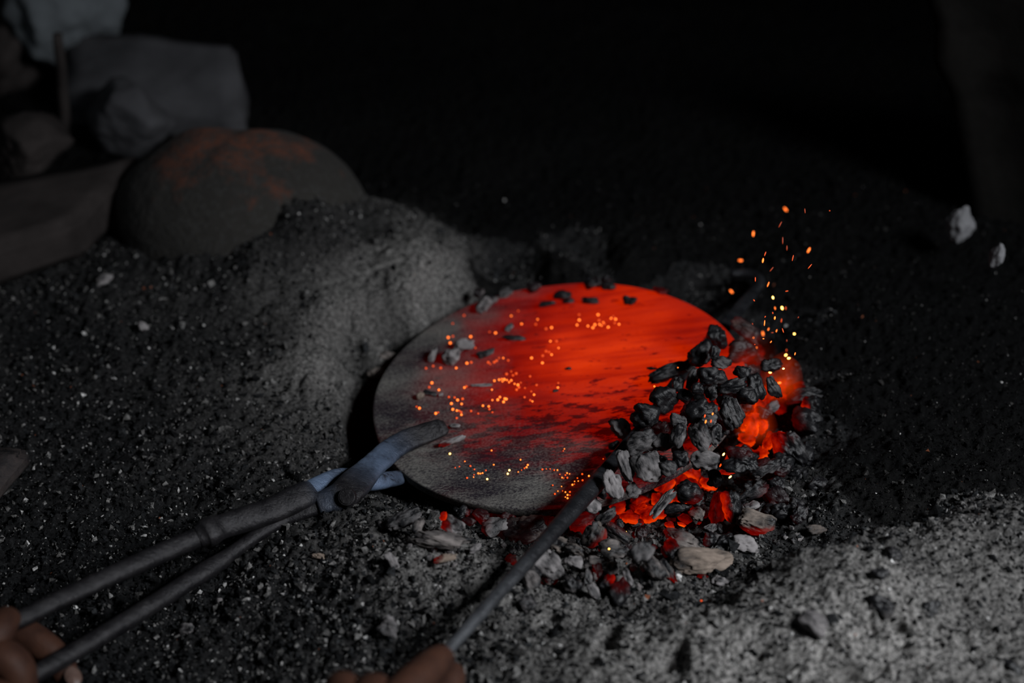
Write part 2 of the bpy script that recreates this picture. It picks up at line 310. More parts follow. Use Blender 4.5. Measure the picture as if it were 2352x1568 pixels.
wb_ = tag(link('wall_back', rough_box('wall_back', [(-1.9, 1.28, -.1), (2.2, 1.28, -.1), (2.2, 1.45, -.1), (-1.9, 1.45, -.1), (-1.9, 1.28, 1.5), (2.2, 1.28, 1.5), (2.2, 1.45, 1.5), (-1.9, 1.45, 1.5)], SHADE_BLACK, 40, .03)), 'black wall behind the forge, its shade put into the colour', 'wall', None, 'structure')

# ------------------------------------------------------------------ lumps of charcoal
def ico(s):
    bm = bmesh.new(); bmesh.ops.create_icosphere(bm, subdivisions=s, radius=1); bm.verts.ensure_lookup_table()
    v = np.array([x.co[:] for x in bm.verts]); f = np.array([[x.index for x in q.verts] for q in bm.faces]); bm.free(); return v / np.linalg.norm(v, axis=1)[:, None], f
ICO = {k: ico(k) for k in (2, 3, 4, 5)}
FIRE = [at_z(1730, 950, 0.), at_z(1560, 1120, -.03), at_z(1810, 860, .0), at_z(1480, 1170, -.03)]
def lump_mesh(seed, hx, hy, hz, tone, heat, warm, lvl, hotdir=None, planes=9, curl=0., cut=.0):
    r = np.random.default_rng(seed); D, Fc = ICO[lvl]
    n = r.normal(size=(planes, 3)); n /= np.linalg.norm(n, axis=1)[:, None]; dd = r.uniform(.50, .98, planes)
    c = np.clip(D @ n.T, 1e-3, None); rad = 1 / ((c / dd) ** 14).sum(1) ** (1 / 14); rad = np.minimum(rad, 1.18)
    bx = (np.abs(D) ** 3.4).sum(1) ** (-1 / 3.4); P = D * (np.minimum(rad, bx * .98) ** .65 * bx ** .35)[:, None]; rad2 = 1 + fbm(P * 1.5 + seed, 3) * .50 + fbm(P * np.array([2.2, 8, 8]) + seed * 2, 3) * .12 - np.clip(fbm(P * 2.2 + 40 + seed, 2) - .12, 0, 1) * 1.0
    P = P * rad2[:, None]; P = P / np.abs(P).max(0); P[:, 2] += curl * (P[:, 0] ** 2 - .4)
    if cut: P[:, 1] *= 1 - cut * P[:, 0]
    V = P * np.array([hx, hy, hz])
    if hotdir is None: ht = np.full(len(V), heat)
    else: ht = heat * sstep(.15, .85, P @ hotdir / (np.linalg.norm(P, axis=1) + 1e-6) + fbm(P * 3 + seed, 2) * .5)
    tn = np.clip(tone + fbm(P * 1.3 + seed * 3, 3) * .75 * min(1, .25 + tone), 0, 1.2)
    return npmesh('coal', V, Fc, MC, True, {'tone': tn, 'hotness': ht, 'warm': np.full(len(V), warm)})
_seed = [100]
def lump(name, px, py, wpx, hpx, ang, tone, place, label=None, cat='charcoal', heat=0., warm=.25, group=None, thick=.75, hot=None, curl=0., planes=9, cut=0., lvl=None, seed=None):
    """place: ('g', lift) on the ground, ('d', h) above the plate, ('z', z) at height z"""
    heat = heat * .78 if heat < .62 else heat
    _seed[0] += 1; sd = seed or _seed[0]; k, v = place
    if k == 'g': p = on_ground(px, py, v)
    elif k == 'd': p = at_disc(px, py, v)
    else: p = at_z(px, py, v)
    s = mpp(p); hx, hy = wpx * s / 2 * 1.17, hpx * s / 2 * 1.22
    if hpx > wpx: hx, hy = hy, hx; ang = ang if ang else 90
    hz = min(hx, hy) * thick
    a = math.radians(ang); rot0 = RT * math.cos(a) + UP * math.sin(a); up0 = -RT * math.sin(a) + UP * math.cos(a)
    if k in ('g', 'd') and v < .02:   # lies flatter on what carries it
        t = .45; vz = -FW * (1 - t) + np.array([-DA * (k == 'd'), 0, 1.]) * t; vz /= np.linalg.norm(vz)
        rot0 = rot0 - vz * (rot0 @ vz); rot0 /= np.linalg.norm(rot0); up0 = np.cross(vz, rot0)
    else: vz = -FW
    R = np.stack([rot0, up0, vz], 1)
    hd = None
    if hot == 'fire':
        f = min(FIRE, key=lambda q: np.linalg.norm(q - p)); d = f - p; hd = R.T @ (d / (np.linalg.norm(d) + 1e-9))
    elif hot: h = np.array([hot[0], hot[1], .25]); h = h / np.linalg.norm(h); hd = R.T @ (RT * h[0] + UP * h[1] - FW * h[2])
    big = max(wpx, hpx); lvl = lvl or (5 if big > 75 else 4 if big > 26 else 3)
    o = link(name, lump_mesh(sd, hx, hy, hz, tone, heat, warm, lvl, hd, planes, curl, cut), p, rot=R)
    return tag(o, label, cat, group)
# ---- heaped on the plate, numbered by nothing but their looks
D1, D2, D3 = ('d', .016), ('d', .036), ('d', .048)
T = 'charcoal_lump'
for a in [
 (T,1425,983,60,36,-42,.85,D1,'rough purplish grey charcoal lump lying apart at the heap edge, over the glowing plate middle'),
 (T,1487,955,64,54,-15,.32,D2,'angular charcoal lump with three dull faces next to the rough grey one on the plate'),
 (T,1475,1018,68,54,8,.40,D2,'black glinting charcoal lump with pale edges, below the angular three-faced lump'),
 (T,1523,1013,46,40,20,.62,D2,'knotted grey charcoal lump in the middle of the heap on the plate'),
 (T,1556,1000,56,34,65,.5,D3,'upright wedge of charcoal with brown left tip in the middle of the heap'),
 (T,1560,968,38,34,0,.55,D3,'rounded greyish charcoal lump right above the upright wedge in the heap'),
 (T,1440,1076,82,30,-76,.8,D2,'long pale charcoal shard standing upright beside the poker on the plate'),
 (T,1487,1072,74,60,-68,.85,D2,'large pale grey charcoal lump with dark hollow at the lower edge of the heap'),
 (T,1410,1112,66,40,-72,.95,D2,'pale grey oblong charcoal lump at the lower left tip of the heap, touching the poker'),
 (T,1356,1157,42,36,-60,.8,('d',.018),'round grey charcoal lump falling off the plate edge just right of the poker'),
 (T,1452,1130,34,30,40,.5,D1,'small dull charcoal lump on the plate rim over the orange glow'),
 (T,1377,1126,34,34,0,.12,D1,'dark brown charcoal lump squeezed between the poker and the pale oblong lump',),
 (T,1614,1004,64,46,-55,.48,D3,'smooth oval charcoal lump with curved grey rim at the right of the heap'),
 (T,1644,1000,46,30,-75,.5,D3,'narrow streaked charcoal lump at the right edge of the heap, above the gap of fire'),
 (T,1617,1056,58,44,-10,.62,D2,'broad grey charcoal lump overhanging the lower right plate rim'),
 (T,1563,1055,36,34,0,.03,D2,'jet black speckled charcoal lump between two grey ones over the plate rim'),
 (T,1532,1074,40,36,-40,.32,D2,'dark bluish charcoal lump hanging over the plate rim beside the large pale one'),
 (T,1602,943,68,50,12,.14,D3,'hollow black charcoal lump with pale lower lip, in the heap centre'),
 (T,1627,966,38,32,0,.5,D3,'speckled grey charcoal lump tucked below the hollow black one'),
 (T,1525,912,62,56,-50,.26,D2,'black charcoal lump with a bright grey peak on the left flank of the heap'),
 (T,1409,1024,26,22,0,.25,D1,'tiny dark charcoal lump at the left foot of the heap, beside the poker end'),
 (T,1401,1050,22,18,0,.65,D1,'tiny pale round charcoal lump where the heap meets the poker'),
 (T,1539,852,104,30,22,.03,D1,'long black charcoal splinter pointing left out of the heap over the glowing plate'),
 (T,1648,771,52,44,85,.03,('d',.030),'egg shaped black charcoal lump at the top left of the heap'),
 (T,1613,815,62,46,35,.05,D2,'black slab of charcoal under the egg shaped lump'),
 (T,1656,834,42,30,-25,.72,D3,'smooth grey charcoal lump with slanting top in the upper heap'),
 (T,1641,813,36,22,75,.5,D3,'small ring shaped charcoal lump with ash rim in the upper heap'),
 (T,1634,866,62,44,10,.34,D3,'wide charcoal lump with crinkled ashy edge in the upper heap'),
 (T,1592,868,50,24,62,.5,D2,'thin grey charcoal shard standing up at the left of the heap'),
 (T,1560,882,34,28,80,.36,D2,'small upright charcoal block right below the long black splinter'),
 (T,1684,886,64,32,14,.42,('d',.050),'curved bean shaped charcoal lump lying on top of the heap'),
 (T,1737,888,64,36,-85,.26,('d',.036),'tall dark charcoal lump with round grey knob at the right edge of the heap'),
 (T,1716,912,44,42,0,.24,('d',.04),'squarish dark charcoal lump below the bean shaped one'),
 (T,1636,901,36,28,40,.52,('d',.045),'small grey peaked charcoal lump left of the bean shaped one'),
 (T,1576,908,36,30,-30,.3,D2,'dark charcoal lump with thin ash veins right of the bright peaked one'),
 (T,1603,893,28,26,0,.25,D3,'small dull charcoal lump between the standing shard and the peaked lump'),
 (T,1679,941,78,50,-66,.5,('d',.045),'big tall streaked charcoal lump at the right of the heap beside the fire'),
 (T,1702,853,36,30,-30,.16,D3,'small black charcoal lump behind the bean shaped one'),
]: lump(a[0], *a[1:6], a[6] * (.62 if a[2] < 960 else .95), *a[7:9], group='charcoal lumps heaped on the plate')  # upper lumps get a darker tone to paint in their weaker light
# ---- around the fire at the right
for a, k in [
 ((T,1776,893,54,28,-60,.3,('z',.050),'black teardrop shaped charcoal lump in front of the flame'), {}),
 ((T,1774,837,48,32,-8,.1,('z',.050),'black oval charcoal lump hanging over the flame'), {}),
 ((T,1702,806,66,54,-10,.1,('z',.032),'big dim red charcoal lump at the back of the heap'), dict(heat=.38, hot=(.3, -.4))),
 ((T,1716,757,74,34,-30,.3,('z',.024),'dusky red charcoal slab behind the heap, near the poker hook'), dict(heat=.16, warm=.8)),
 ((T,1848,908,80,34,6,.3,('g',.014),'flat wide charcoal slab with glowing tip right of the flame'), dict(heat=.45, hot=(-1, .1))),
 ((T,1772,938,36,26,20,.5,('g',.03),'small greyish charcoal lump lying in the fire below the teardrop lump'), dict(heat=.5, hot='fire')),
 ((T,1850,965,62,52,-30,.15,('g',.012),'dark charcoal lump under the flat wide slab, right of the fire'), dict(heat=.25, hot=(-1, .3))),
 ((T,1812,1030,92,60,-62,.16,('g',.022),'big smooth faced charcoal block with orange left edge, right of the fire'), dict(heat=.75, hot=(-1, .75), planes=7)),
 ((T,1735,1015,46,36,80,.08,('g',.020),'dark round charcoal lump at the bottom of the fire'), dict(heat=.5, hot='fire')),
 ((T,1768,1010,42,34,60,.1,('g',.020),'dark charcoal lump between the round one and the big orange edged block'), dict(heat=.4, hot='fire')),
 ((T,1706,1057,84,54,-8,.14,('z',.040),'large black charcoal lump dropping in front of the fire'), dict(hot=(-.2, 1), heat=.2)),
 ((T,1758,1072,70,36,24,.42,('g',.028),'curved charcoal piece with grey knobbly end, under the large dropping lump'), dict(heat=.25, hot=(-.4, .9), curl=.3)),
 ((T,1800,1064,48,36,-20,.16,('g',.012),'dull charcoal lump under the big orange edged block'), dict()),
 ((T,1852,1042,50,36,-60,.14,('g',.010),'black charcoal lump at the far right of the coals'), dict()),
 ((T,1729,1128,72,30,26,.28,('g',.020),'short charcoal log with fine grain below the fire'), dict(heat=.2, hot=(1, .1))),
 ((T,1681,1162,70,42,-84,.04,('g',.024),'black upright charcoal block with hot left edge'), dict(heat=.8, hot=(-1, 0), planes=6)),
 ((T,1649,1164,70,32,80,.14,('g',.022),'dull red upright charcoal slab left of the black block'), dict(heat=.58, warm=.8, planes=6)),
 ((T,1707,1108,42,30,-20,.04,('g',.014),'black charcoal lump above the grained log'), dict()),
 ((T,1642,1096,40,34,80,.08,('z',.01),'black blurred charcoal lump tumbling from the plate rim'), dict()),
 (('ember_stick',1672,1083,38,13,0,.1,('z',.0),'glowing orange strip of grained charcoal in the gap below the falling lumps','ember'), dict(heat=.85)),
 ((T,1724,1161,36,20,20,.8,('g',.014),'pale specked charcoal piece above the pinkish stone'), dict(heat=.2, hot=(-.3, 1))),
 ((T,1796,1172,52,42,0,.07,('g',.008),'dark sooty charcoal lump right of the pinkish stone'), dict()),
 ((T,1876,1216,52,22,14,.45,('g',.002),'flat reddish grey charcoal chip lying alone right of the pit'), dict(warm=.8, cut=.5)),
]: lump(*a, **k)
# ---- fallen lumps in the foreground
for a, k in [
 (('stone',1612,1291,128,64,4,.72,('g',.010),'large tan stone, the biggest lying in front of the coals','stone'), dict(warm=.95, cut=.2, thick=.8)),
 (('stone',1741,1200,86,50,-12,.72,('g',.010),'flat pinkish stone with a glowing orange crack','stone'), dict(warm=.85, heat=.42, hot=(.1, -1))),
 ((T,1711,1247,50,40,5,1.,('g',.006),'white ashy charcoal block with a checkered crack pattern'), dict(planes=7)),
 ((T,1668,1245,46,40,30,.04,('g',.006),'black charcoal block between two grey ones, above the tan stone'), {}),
 ((T,1634,1241,40,34,80,.34,('g',.008),'upright square charcoal block with ashy edges above the tan stone'), dict(heat=.3, hot=(-1, 0), planes=6)),
 ((T,1631,1213,32,22,0,.6,('g',.010),'small grey charcoal cube on top of the upright square block'), dict(planes=6)),
 ((T,1651,1212,22,18,80,.35,('g',.008),'little charcoal chip right of the small grey cube'), {}),
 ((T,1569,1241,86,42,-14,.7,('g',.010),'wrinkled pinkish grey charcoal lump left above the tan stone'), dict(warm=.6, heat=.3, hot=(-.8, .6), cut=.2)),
 ((T,1602,1180,34,30,-60,.55,('g',.014),'pinkish charcoal lump below the falling black one'), dict(warm=.7, heat=.35, hot=(-.6, .8))),
 ((T,1575,1190,32,20,-30,.2,('g',.010),'small red charcoal lump above the bright ember'), dict(heat=.55)),
 (('ember',1565,1204,20,9,-15,.1,('g',.010),'brightest yellow orange ember in the coals below the plate','ember'), dict(heat=1.35)),
 (('ember',1538,1205,22,14,-10,.1,('g',.008),'orange ember lying left of the brightest one','ember'), dict(heat=.85)),
 ((T,1652,1333,40,26,-8,.85,('g',.004),'pale broken charcoal piece below the tan stone'), {}),
 (('ember',1612,1323,26,9,-5,.05,('g',.001),'dark red ember glowing under the tan stone','ember'), dict(heat=.5)),
 ((T,1504,1307,58,38,-60,.5,('g',.010),'upright brownish charcoal slab left of the tan stone'), dict(warm=.5)),
 ((T,1533,1310,62,28,-58,.45,('g',.006),'thin brownish charcoal slab leaning on the tan stone, red dot at its foot'), dict(warm=.6, heat=.6, hot=(.7, -1))),
 ((T,1472,1270,56,44,50,.4,('g',.036),'falling charcoal lump with shiny grey right edge above the brown slabs'), {}),
 ((T,1541,1262,50,36,-70,.22,('g',.014),'hollow charcoal lump with glowing red core above the brown slabs'), dict(heat=.55, hot=(-.3, .9))),
 ((T,1409,1266,64,44,-6,.5,('g',.012),'flat topped charcoal lump with a single bright ember dot'), dict(warm=.5)),
 ((T,1366,1228,60,46,70,.45,('g',.022),'red lit rounded charcoal lump right of the poker'), dict(warm=.8, heat=.45, hot=(.6, -.5))),
 ((T,1417,1224,62,28,-36,.4,('g',.020),'slanted charcoal slab behind the red lit rounded one'), dict(warm=.6, heat=.3, hot=(.4, .8))),
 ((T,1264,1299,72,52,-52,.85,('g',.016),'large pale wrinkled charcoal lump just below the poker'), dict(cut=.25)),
 ((T,1317,1287,40,26,-18,.85,('g',.018),'smooth pale pebble shaped charcoal lump right of the pale wrinkled one'), {}),
 ((T,1362,1291,44,28,10,.5,('g',.014),'dusty charcoal lump right of the pebble shaped one'), dict(warm=.5)),
 ((T,1222,1326,54,44,-60,.5,('g',.008),'rounded charcoal lump at the lower left of the fallen coals, beside the poker'), dict(warm=.4)),
 ((T,1314,1340,46,38,-50,.32,('g',.008),'dark rounded charcoal lump on the near edge of the fallen coals'), dict(warm=.5)),
 ((T,1350,1326,38,18,88,.55,('g',.012),'small upright grey charcoal stub among the near fallen coals'), {}),
 ((T,1364,1360,46,22,-66,.6,('g',.004),'narrow grey charcoal stick leaning on the near ash'), {}),
 ((T,1395,1338,44,24,58,.08,('g',.008),'black charcoal lump with glowing orange tip on the near edge'), dict(heat=.65, hot=(.5, 1))),
 ((T,1424,1358,62,44,-80,.12,('g',.006),'black tall charcoal lump with red top, nearest of the fallen coals'), dict(heat=.35, hot=(0, 1))),
 ((T,1443,1327,44,20,-74,.75,('g',.010),'pale upright charcoal shard right of the red topped lump'), {}),
 ((T,1373,1311,38,20,-80,.25,('g',.012),'reddish upright charcoal stub behind the narrow grey stick'), dict(warm=.9, heat=.2)),
 ((T,1400,1305,34,30,0,.48,('g',.012),'dusty peaked charcoal lump behind the orange tipped one'), dict(warm=.5)),
 ((T,1260,1335,30,14,-20,.5,('g',.004),'small reddish charcoal chip below the pale wrinkled lump'), dict(warm=.9)),
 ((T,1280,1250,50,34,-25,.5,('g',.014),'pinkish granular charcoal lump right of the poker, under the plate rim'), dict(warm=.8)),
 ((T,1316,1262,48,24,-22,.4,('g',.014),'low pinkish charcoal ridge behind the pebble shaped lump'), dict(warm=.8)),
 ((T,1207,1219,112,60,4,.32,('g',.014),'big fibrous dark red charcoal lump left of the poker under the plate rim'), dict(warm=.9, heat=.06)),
 ((T,1136,1208,56,40,35,.6,('g',.014),'grey charcoal lump standing left of the big fibrous red one'), dict(heat=.2, hot=(-1, 0))),
 ((T,1038,1208,48,40,-30,.62,('g',.014),'grey charcoal lump with round holes and orange left edge'), dict(heat=.6, hot=(-1, .1))),
 (('ember',1018,1186,22,14,65,.05,('g',.022),'small bright orange ember on top left of the holed lump','ember'), dict(heat=.95)),
 ((T,1018,1241,134,38,-12,.68,('g',.010),'longest charcoal piece, a grey ridged log in front of the plate'), dict(warm=.5, heat=.0, thick=.9)),
 ((T,1024,1281,52,18,16,.8,('g',.006),'slim orange tinted charcoal chip in front of the grey ridged log'), dict(warm=1., heat=.42, hot=(-1, .2))),
 ((T,926,1192,80,38,30,.5,('g',.012),'slanting grey charcoal slab at the left end of the coals, near the tongs'), {}),
 ((T,958,1206,40,26,70,.45,('g',.012),'knobbly charcoal lump between the slanting slab and the ridged log'), dict(warm=.5)),
 ((T,912,1126,46,30,-35,.2,('g',.008),'dark brown charcoal piece right under the tongs jaw'), dict(warm=.7)),
 ((T,1091,1260,32,17,30,.75,('g',.008),'small pale charcoal flake at the right end of the ridged log'), {}),
 (('stone',901,1289,40,24,-70,.85,('g',.005),'small grey pyramid shaped stone on the near ash mound','stone'), dict(planes=5)),
 ((T,876,1209,26,12,-75,1.,('g',.003),'tiny white charcoal chip on the ash left of the slanting slab'), {}),
 ((T,1172,1288,30,24,20,.5,('g',.006),'small red tinted charcoal lump touching the poker on its left'), dict(warm=1., heat=.25)),
 ((T,1523,1154,76,20,48,.75,('z',.012),'thin grey charcoal shard falling below the plate rim over the orange glow'), {}),
 ((T,1396,1183,56,24,34,.42,('z',.010),'grey charcoal flake falling just right of the poker'), {}),
 ((T,1583,1130,56,48,-5,.04,('z',.014),'black charcoal lump falling below the plate rim, darkest over the glow'), dict(heat=.25, hot=(.8, -.8))),
 ((T,1556,1167,60,24,10,.14,('z',.0),'dark charcoal flake falling below the black falling lump'), {}),
 ((T,1466,1198,36,22,0,.4,('g',.016),'small charcoal lump with orange corner in the pit below the falling shard'), dict(heat=.75, hot=(1, .2))),
 ((T,1340,1197,70,46,10,.06,('g',.018),'smooth dark red charcoal block right beside the poker'), dict(heat=.42, warm=.8)),
 ((T,1418,1206,30,24,50,.2,('z',-.005),'small dark charcoal flake dropping behind the red lit rounded lump'), dict(heat=.3, hot=(-1, .2))),
]: lump(*a, **k)
# ---- single stones and chips lying on the ash and on the dust
for a, k in [
 (('charcoal_chip',2050,1275,38,34,-40,.3,('g',.002),'flat dark grey chip on the far slope of the pale ash ridge','charcoal'), {}),
 (('charcoal_chip',2020,1316,38,26,-30,.3,('g',.001),'dark oblong chip below the flat chip on the ash ridge','charcoal'), {}),
 (('stone',2026,1390,66,48,-30,.42,('g',.001),'round brownish stone pressed into the pale ash ridge','stone'), dict(warm=.4)),
 (('charcoal_chip',2140,1396,48,28,35,.06,('g',.001),'black pointed chip right of the round brownish stone','charcoal'), dict(cut=.4)),
 (('stone',1868,1428,64,46,-35,.8,('g',.008),'grey ash clod beside the dark hollow in the pale ridge','stone'), {}),
 (('charcoal_chip',2324,1532,48,28,-40,.14,('g',.001),'dark chip at the lower right corner of the ash','charcoal'), {}),
 (('stone',240,642,40,24,25,1.,('g',.004),'pale blurred pebble on the charcoal dust at the upper left','stone'), {}),
 (('stone',426,1445,34,24,0,.5,('g',.004),'small square grey stone on the dust below the tongs handles','stone'), dict(planes=6)),
 (('charcoal_chip',505,1380,20,16,-40,1.,('g',.002),'white flake on the black dust right of the tongs handles','ash flake'), {}),
 (('charcoal_chip',665,1197,22,13,0,.5,('g',.003),'small bluish pebble touching the lower tongs handle','pebble'), {}),
 (('stone',1214,1388,34,32,-60,.42,('g',.006),'dark grey cube shaped stone near the poker, in the near ash','stone'), dict(planes=6)),
 (('stone',890,1438,52,42,-20,.62,('g',.004),'grey faceted stone left of the hand on the poker','stone'), {}),
 (('stone',867,856,42,24,5,.95,('g',.010),'pinkish white stone wedged at the left rim of the plate','stone'), dict(warm=.7)),
 (('stone',889,817,34,20,-15,.8,('g',.010),'pale stone above the pinkish white one at the plate rim','stone'), dict(warm=.6)),
 (('charcoal_chip',735,1278,38,14,-12,.95,('g',.002),'flat tan flake on the dust slope below the tongs head','flake'), dict(warm=1.)),
 (('stone',330,750,22,20,0,1.,('g',.003),'small white pebble on the charcoal dust left of the ash bank','pebble'), {}),
]: lump(*a, **k)
# ---- chunks lying on the plate
for a, k in [
 (('charcoal_chunk',1112,699,42,34,85,.85,('d',.008),'pale upright charcoal chunk near the back rim of the plate','charcoal'), {}),
 (('charcoal_chunk',1160,671,34,22,20,.5,('d',.007),'grey charcoal chunk right behind the pale upright one','charcoal'), {}),
 (('charcoal_chunk',1062,790,50,28,0,.9,('d',.008),'blocky pale charcoal chunk on the left half of the plate','charcoal'), {}),
 (('charcoal_chunk',1034,817,40,38,0,.8,('d',.008),'cube like grey charcoal chunk just left of the blocky pale one','charcoal'), dict(planes=7)),
 (('charcoal_chunk',995,814,38,14,72,.75,('d',.006),'thin upright chip left of the cube like chunk on the plate','charcoal'), {}),
 (('charcoal_chunk',1114,811,44,16,20,.4,('d',.005),'flat dull chip right of the cube like chunk on the plate','charcoal'), {}),
 (('charcoal_chunk',1180,776,50,12,0,.35,('d',.004),'thin bluish chip at the edge of the red glow on the plate','charcoal'), {}),
 (('charcoal_chunk',1170,752,24,12,45,.6,('d',.004),'small grey flake above the thin bluish chip','charcoal'), {}),
 (('charcoal_shard',1043,1011,66,16,26,.8,('d',.006),'grey shard with orange corner lying at the tongs tip','charcoal'), dict(heat=.5, hot=(-1, -.5))),
 (('charcoal_chip',1043,977,26,9,-5,.8,('d',.004),'tiny pale chip right above the tongs tip','charcoal'), {}),
 (('charcoal_chip',990,902,34,11,-15,.4,('d',.004),'grey chip on the left of the plate, right of the pinkish one','charcoal'), {}),
 (('charcoal_chip',965,909,20,16,30,.9,('d',.004),'pinkish chip nearest the left rim of the plate','charcoal'), dict(warm=1.)),
 (('charcoal_chip',1106,885,46,7,3,.8,('d',.003),'flat narrow flake among the embers in the plate middle','charcoal'), {}),
 (('charcoal_chip',1013,906,10,8,0,1.,('d',.003),'tiny white crumb beside the grey chip on the plate','charcoal'), {}),
 (('charcoal_chunk',1448,688,32,22,0,.03,('d',.007),'round black charcoal bit alone on the glowing back of the plate','charcoal'), {}),
 (('charcoal_chunk',1353,689,42,15,-5,.2,('d',.005),'flat black charcoal bit left of the round black one','charcoal'), {}),
 (('charcoal_chunk',1290,676,42,20,0,.04,('d',.006),'wide black charcoal bit on the back rim of the plate','charcoal'), {}),
 (('charcoal_chunk',1256,698,36,13,15,.12,('d',.005),'thin dark chip below the wide black bit at the plate back','charcoal'), {}),
 (('charcoal_chunk',1306,691,26,11,0,.15,('d',.004),'small dark chip between the two black bits at the plate back','charcoal'), {}),
 (('charcoal_chunk',1395,655,22,14,0,.05,('d',.005),'black chip sitting right on the far rim of the plate','charcoal'), {}),
 (('charcoal_chunk',1516,668,36,16,-20,.2,('d',.004),'dim red chip on the far right rim of the plate','charcoal'), dict(heat=.35)),
 (('charcoal_chip',1304,846,16,6,0,.02,('d',.003),'small black scale in the bright middle of the plate','scale'), {}),
 (('charcoal_chip',1276,897,13,6,15,.3,('d',.003),'small grey scale below the bright middle of the plate','scale'), {}),
 (('charcoal_chip',1498,846,26,7,0,.02,('d',.003),'flat black scale touching the long black splinter','scale'), {}),
]: lump(*a, **k)

# ---- fillers: hot coals in the gaps, dark coals below and behind
def fill(n, poly, label, group, cat, size, tone, heat, lift, name, warm=.3):
    p = np.array(poly, float); k = 0; out = 0
    while out < n and k < 5000:
        k += 1; x = random.uniform(p[:, 0].min(), p[:, 0].max()); y = random.uniform(p[:, 1].min(), p[:, 1].max()); c = False; j = len(p) - 1
        for i in range(len(p)):
            if (p[i, 1] > y) != (p[j, 1] > y) and x < (p[j, 0] - p[i, 0]) * (y - p[i, 1]) / (p[j, 1] - p[i, 1]) + p[i, 0]: c = not c
            j = i
        if not c: continue
        s = random.uniform(*size); lump(name, x, y, s, s * random.uniform(.55, .95), random.uniform(-80, 80), random.uniform(*tone), (lift[0], random.uniform(*lift[1])), label, cat,
             heat=random.uniform(*heat), warm=warm, group=group, hot='fire' if random.random() < .25 else None, lvl=3 if s < 22 else 4); out += 1
HOTG = 'glowing orange coal in the open fire between the heap and the big faced block'
fill(36, [(1680,880),(1790,870),(1800,960),(1770,1040),(1670,1060),(1650,1030)], HOTG, 'coals in the open fire', 'ember', (30, 56), (.0, .3), (.9, 1.2), ('g', (.006, .034)), 'glowing_coal')
fill(34, [(1390,1165),(1640,1040),(1655,1100),(1600,1165),(1470,1190),(1400,1190)], 'orange hot coal in the strip below the lower right plate rim', 'hot coals below the plate rim', 'ember', (24, 48), (.0, .3), (.78, 1.12), ('g', (.0, .02)), 'glowing_coal')
fill(12, [(1755,850),(1850,850),(1880,930),(1800,960),(1760,900)], 'red hot coal under the flame at the right end of the fire', 'coals under the flame', 'ember', (24, 44), (.0, .3), (.45, .8), ('g', (.0, .02)), 'glowing_coal')
fill(12, [(1690,810),(1760,800),(1770,860),(1700,870)], 'dull red coal behind the top of the heap', 'dull coals behind the heap', 'ember', (26, 44), (.0, .2), (.3, .55), ('g', (.01, .035)), 'glowing_coal')
fill(34, [(1340,1190),(1620,1150),(1640,1230),(1560,1260),(1440,1290),(1330,1250)], 'small dusky coal in the red lit hollow below the falling lumps', 'coals in the red lit hollow', 'charcoal', (14, 34), (.1, .5), (.0, .5), ('g', (.0, .008)), 'small_coal', .7)
fill(22, [(960,1140),(1300,1175),(1300,1215),(1180,1200),(1000,1185)], 'dim red coal in the shade below the front plate rim', 'coals under the front rim', 'ember', (22, 42), (.0, .2), (.08, .24), ('g', (.0, .02)), 'dim_coal')
fill(16, [(1700,1080),(1880,1060),(1900,1120),(1820,1200),(1700,1200)], 'black coal at the right end of the coals, beyond the grained log', 'black coals at the right end', 'charcoal', (24, 48), (.0, .25), (.0, .1), ('g', (.0, .01)), 'small_coal')
fill(22, [(1200,1300),(1480,1300),(1480,1370),(1380,1360),(1220,1340)], 'small charcoal bit filling gaps among the near fallen coals', 'bits among the fallen coals', 'charcoal', (12, 26), (.1, .7), (.0, .12), ('g', (.0, .008)), 'charcoal_bit', .4)
fill(26, [(1000,1210),(1210,1250),(1180,1300),(960,1300),(880,1180)], 'charcoal crumb lying round the grey ridged log', 'crumbs round the ridged log', 'charcoal', (8, 18), (.2, .8), (.0, .05), ('g', (.0, .003)), 'charcoal_bit', .3)
fill(20, [(1640,1250),(1900,1180),(1880,1250),(1700,1340),(1560,1370)], 'small crumb of charcoal on the dark slope right of the tan stone', 'crumbs on the dark slope', 'charcoal', (7, 16), (.2, .8), (.0, .02), ('g', (.0, .003)), 'charcoal_bit', .3)
fill(10, [(1440,1020),(1640,870),(1700,900),(1640,1030),(1520,1080)], 'dark charcoal lump buried under the heap on the plate', 'buried lumps of the heap', 'charcoal', (40, 56), (.0, .3), (.0, .12), ('d', (.008, .02)), T)
fill(16, [(1440,1040),(1560,930),(1640,840),(1680,800),(1700,900),(1640,1020),(1520,1070)], 'dark charcoal lump filling the inner heap on the plate', 'inner lumps of the heap', 'charcoal', (34, 50), (.0, .35), (.0, .12), ('d', (.02, .03)), T)
fill(9, [(1690,830),(1740,850),(1735,900),(1680,950),(1650,900)], 'dark charcoal lump supporting the right flank of the heap', 'right flank lumps', 'charcoal', (38, 54), (.0, .3), (.0, .2), ('z', (.0, .02)), T)
fill(10, [(1080,668),(1240,640),(1400,640),(1400,660),(1240,668),(1100,700)], 'dim charcoal bit strewn along the back rim of the plate', 'bits on the back rim', 'charcoal', (16, 34), (.0, .5), (.0, .2), ('d', (.003, .008)), 'charcoal_bit')

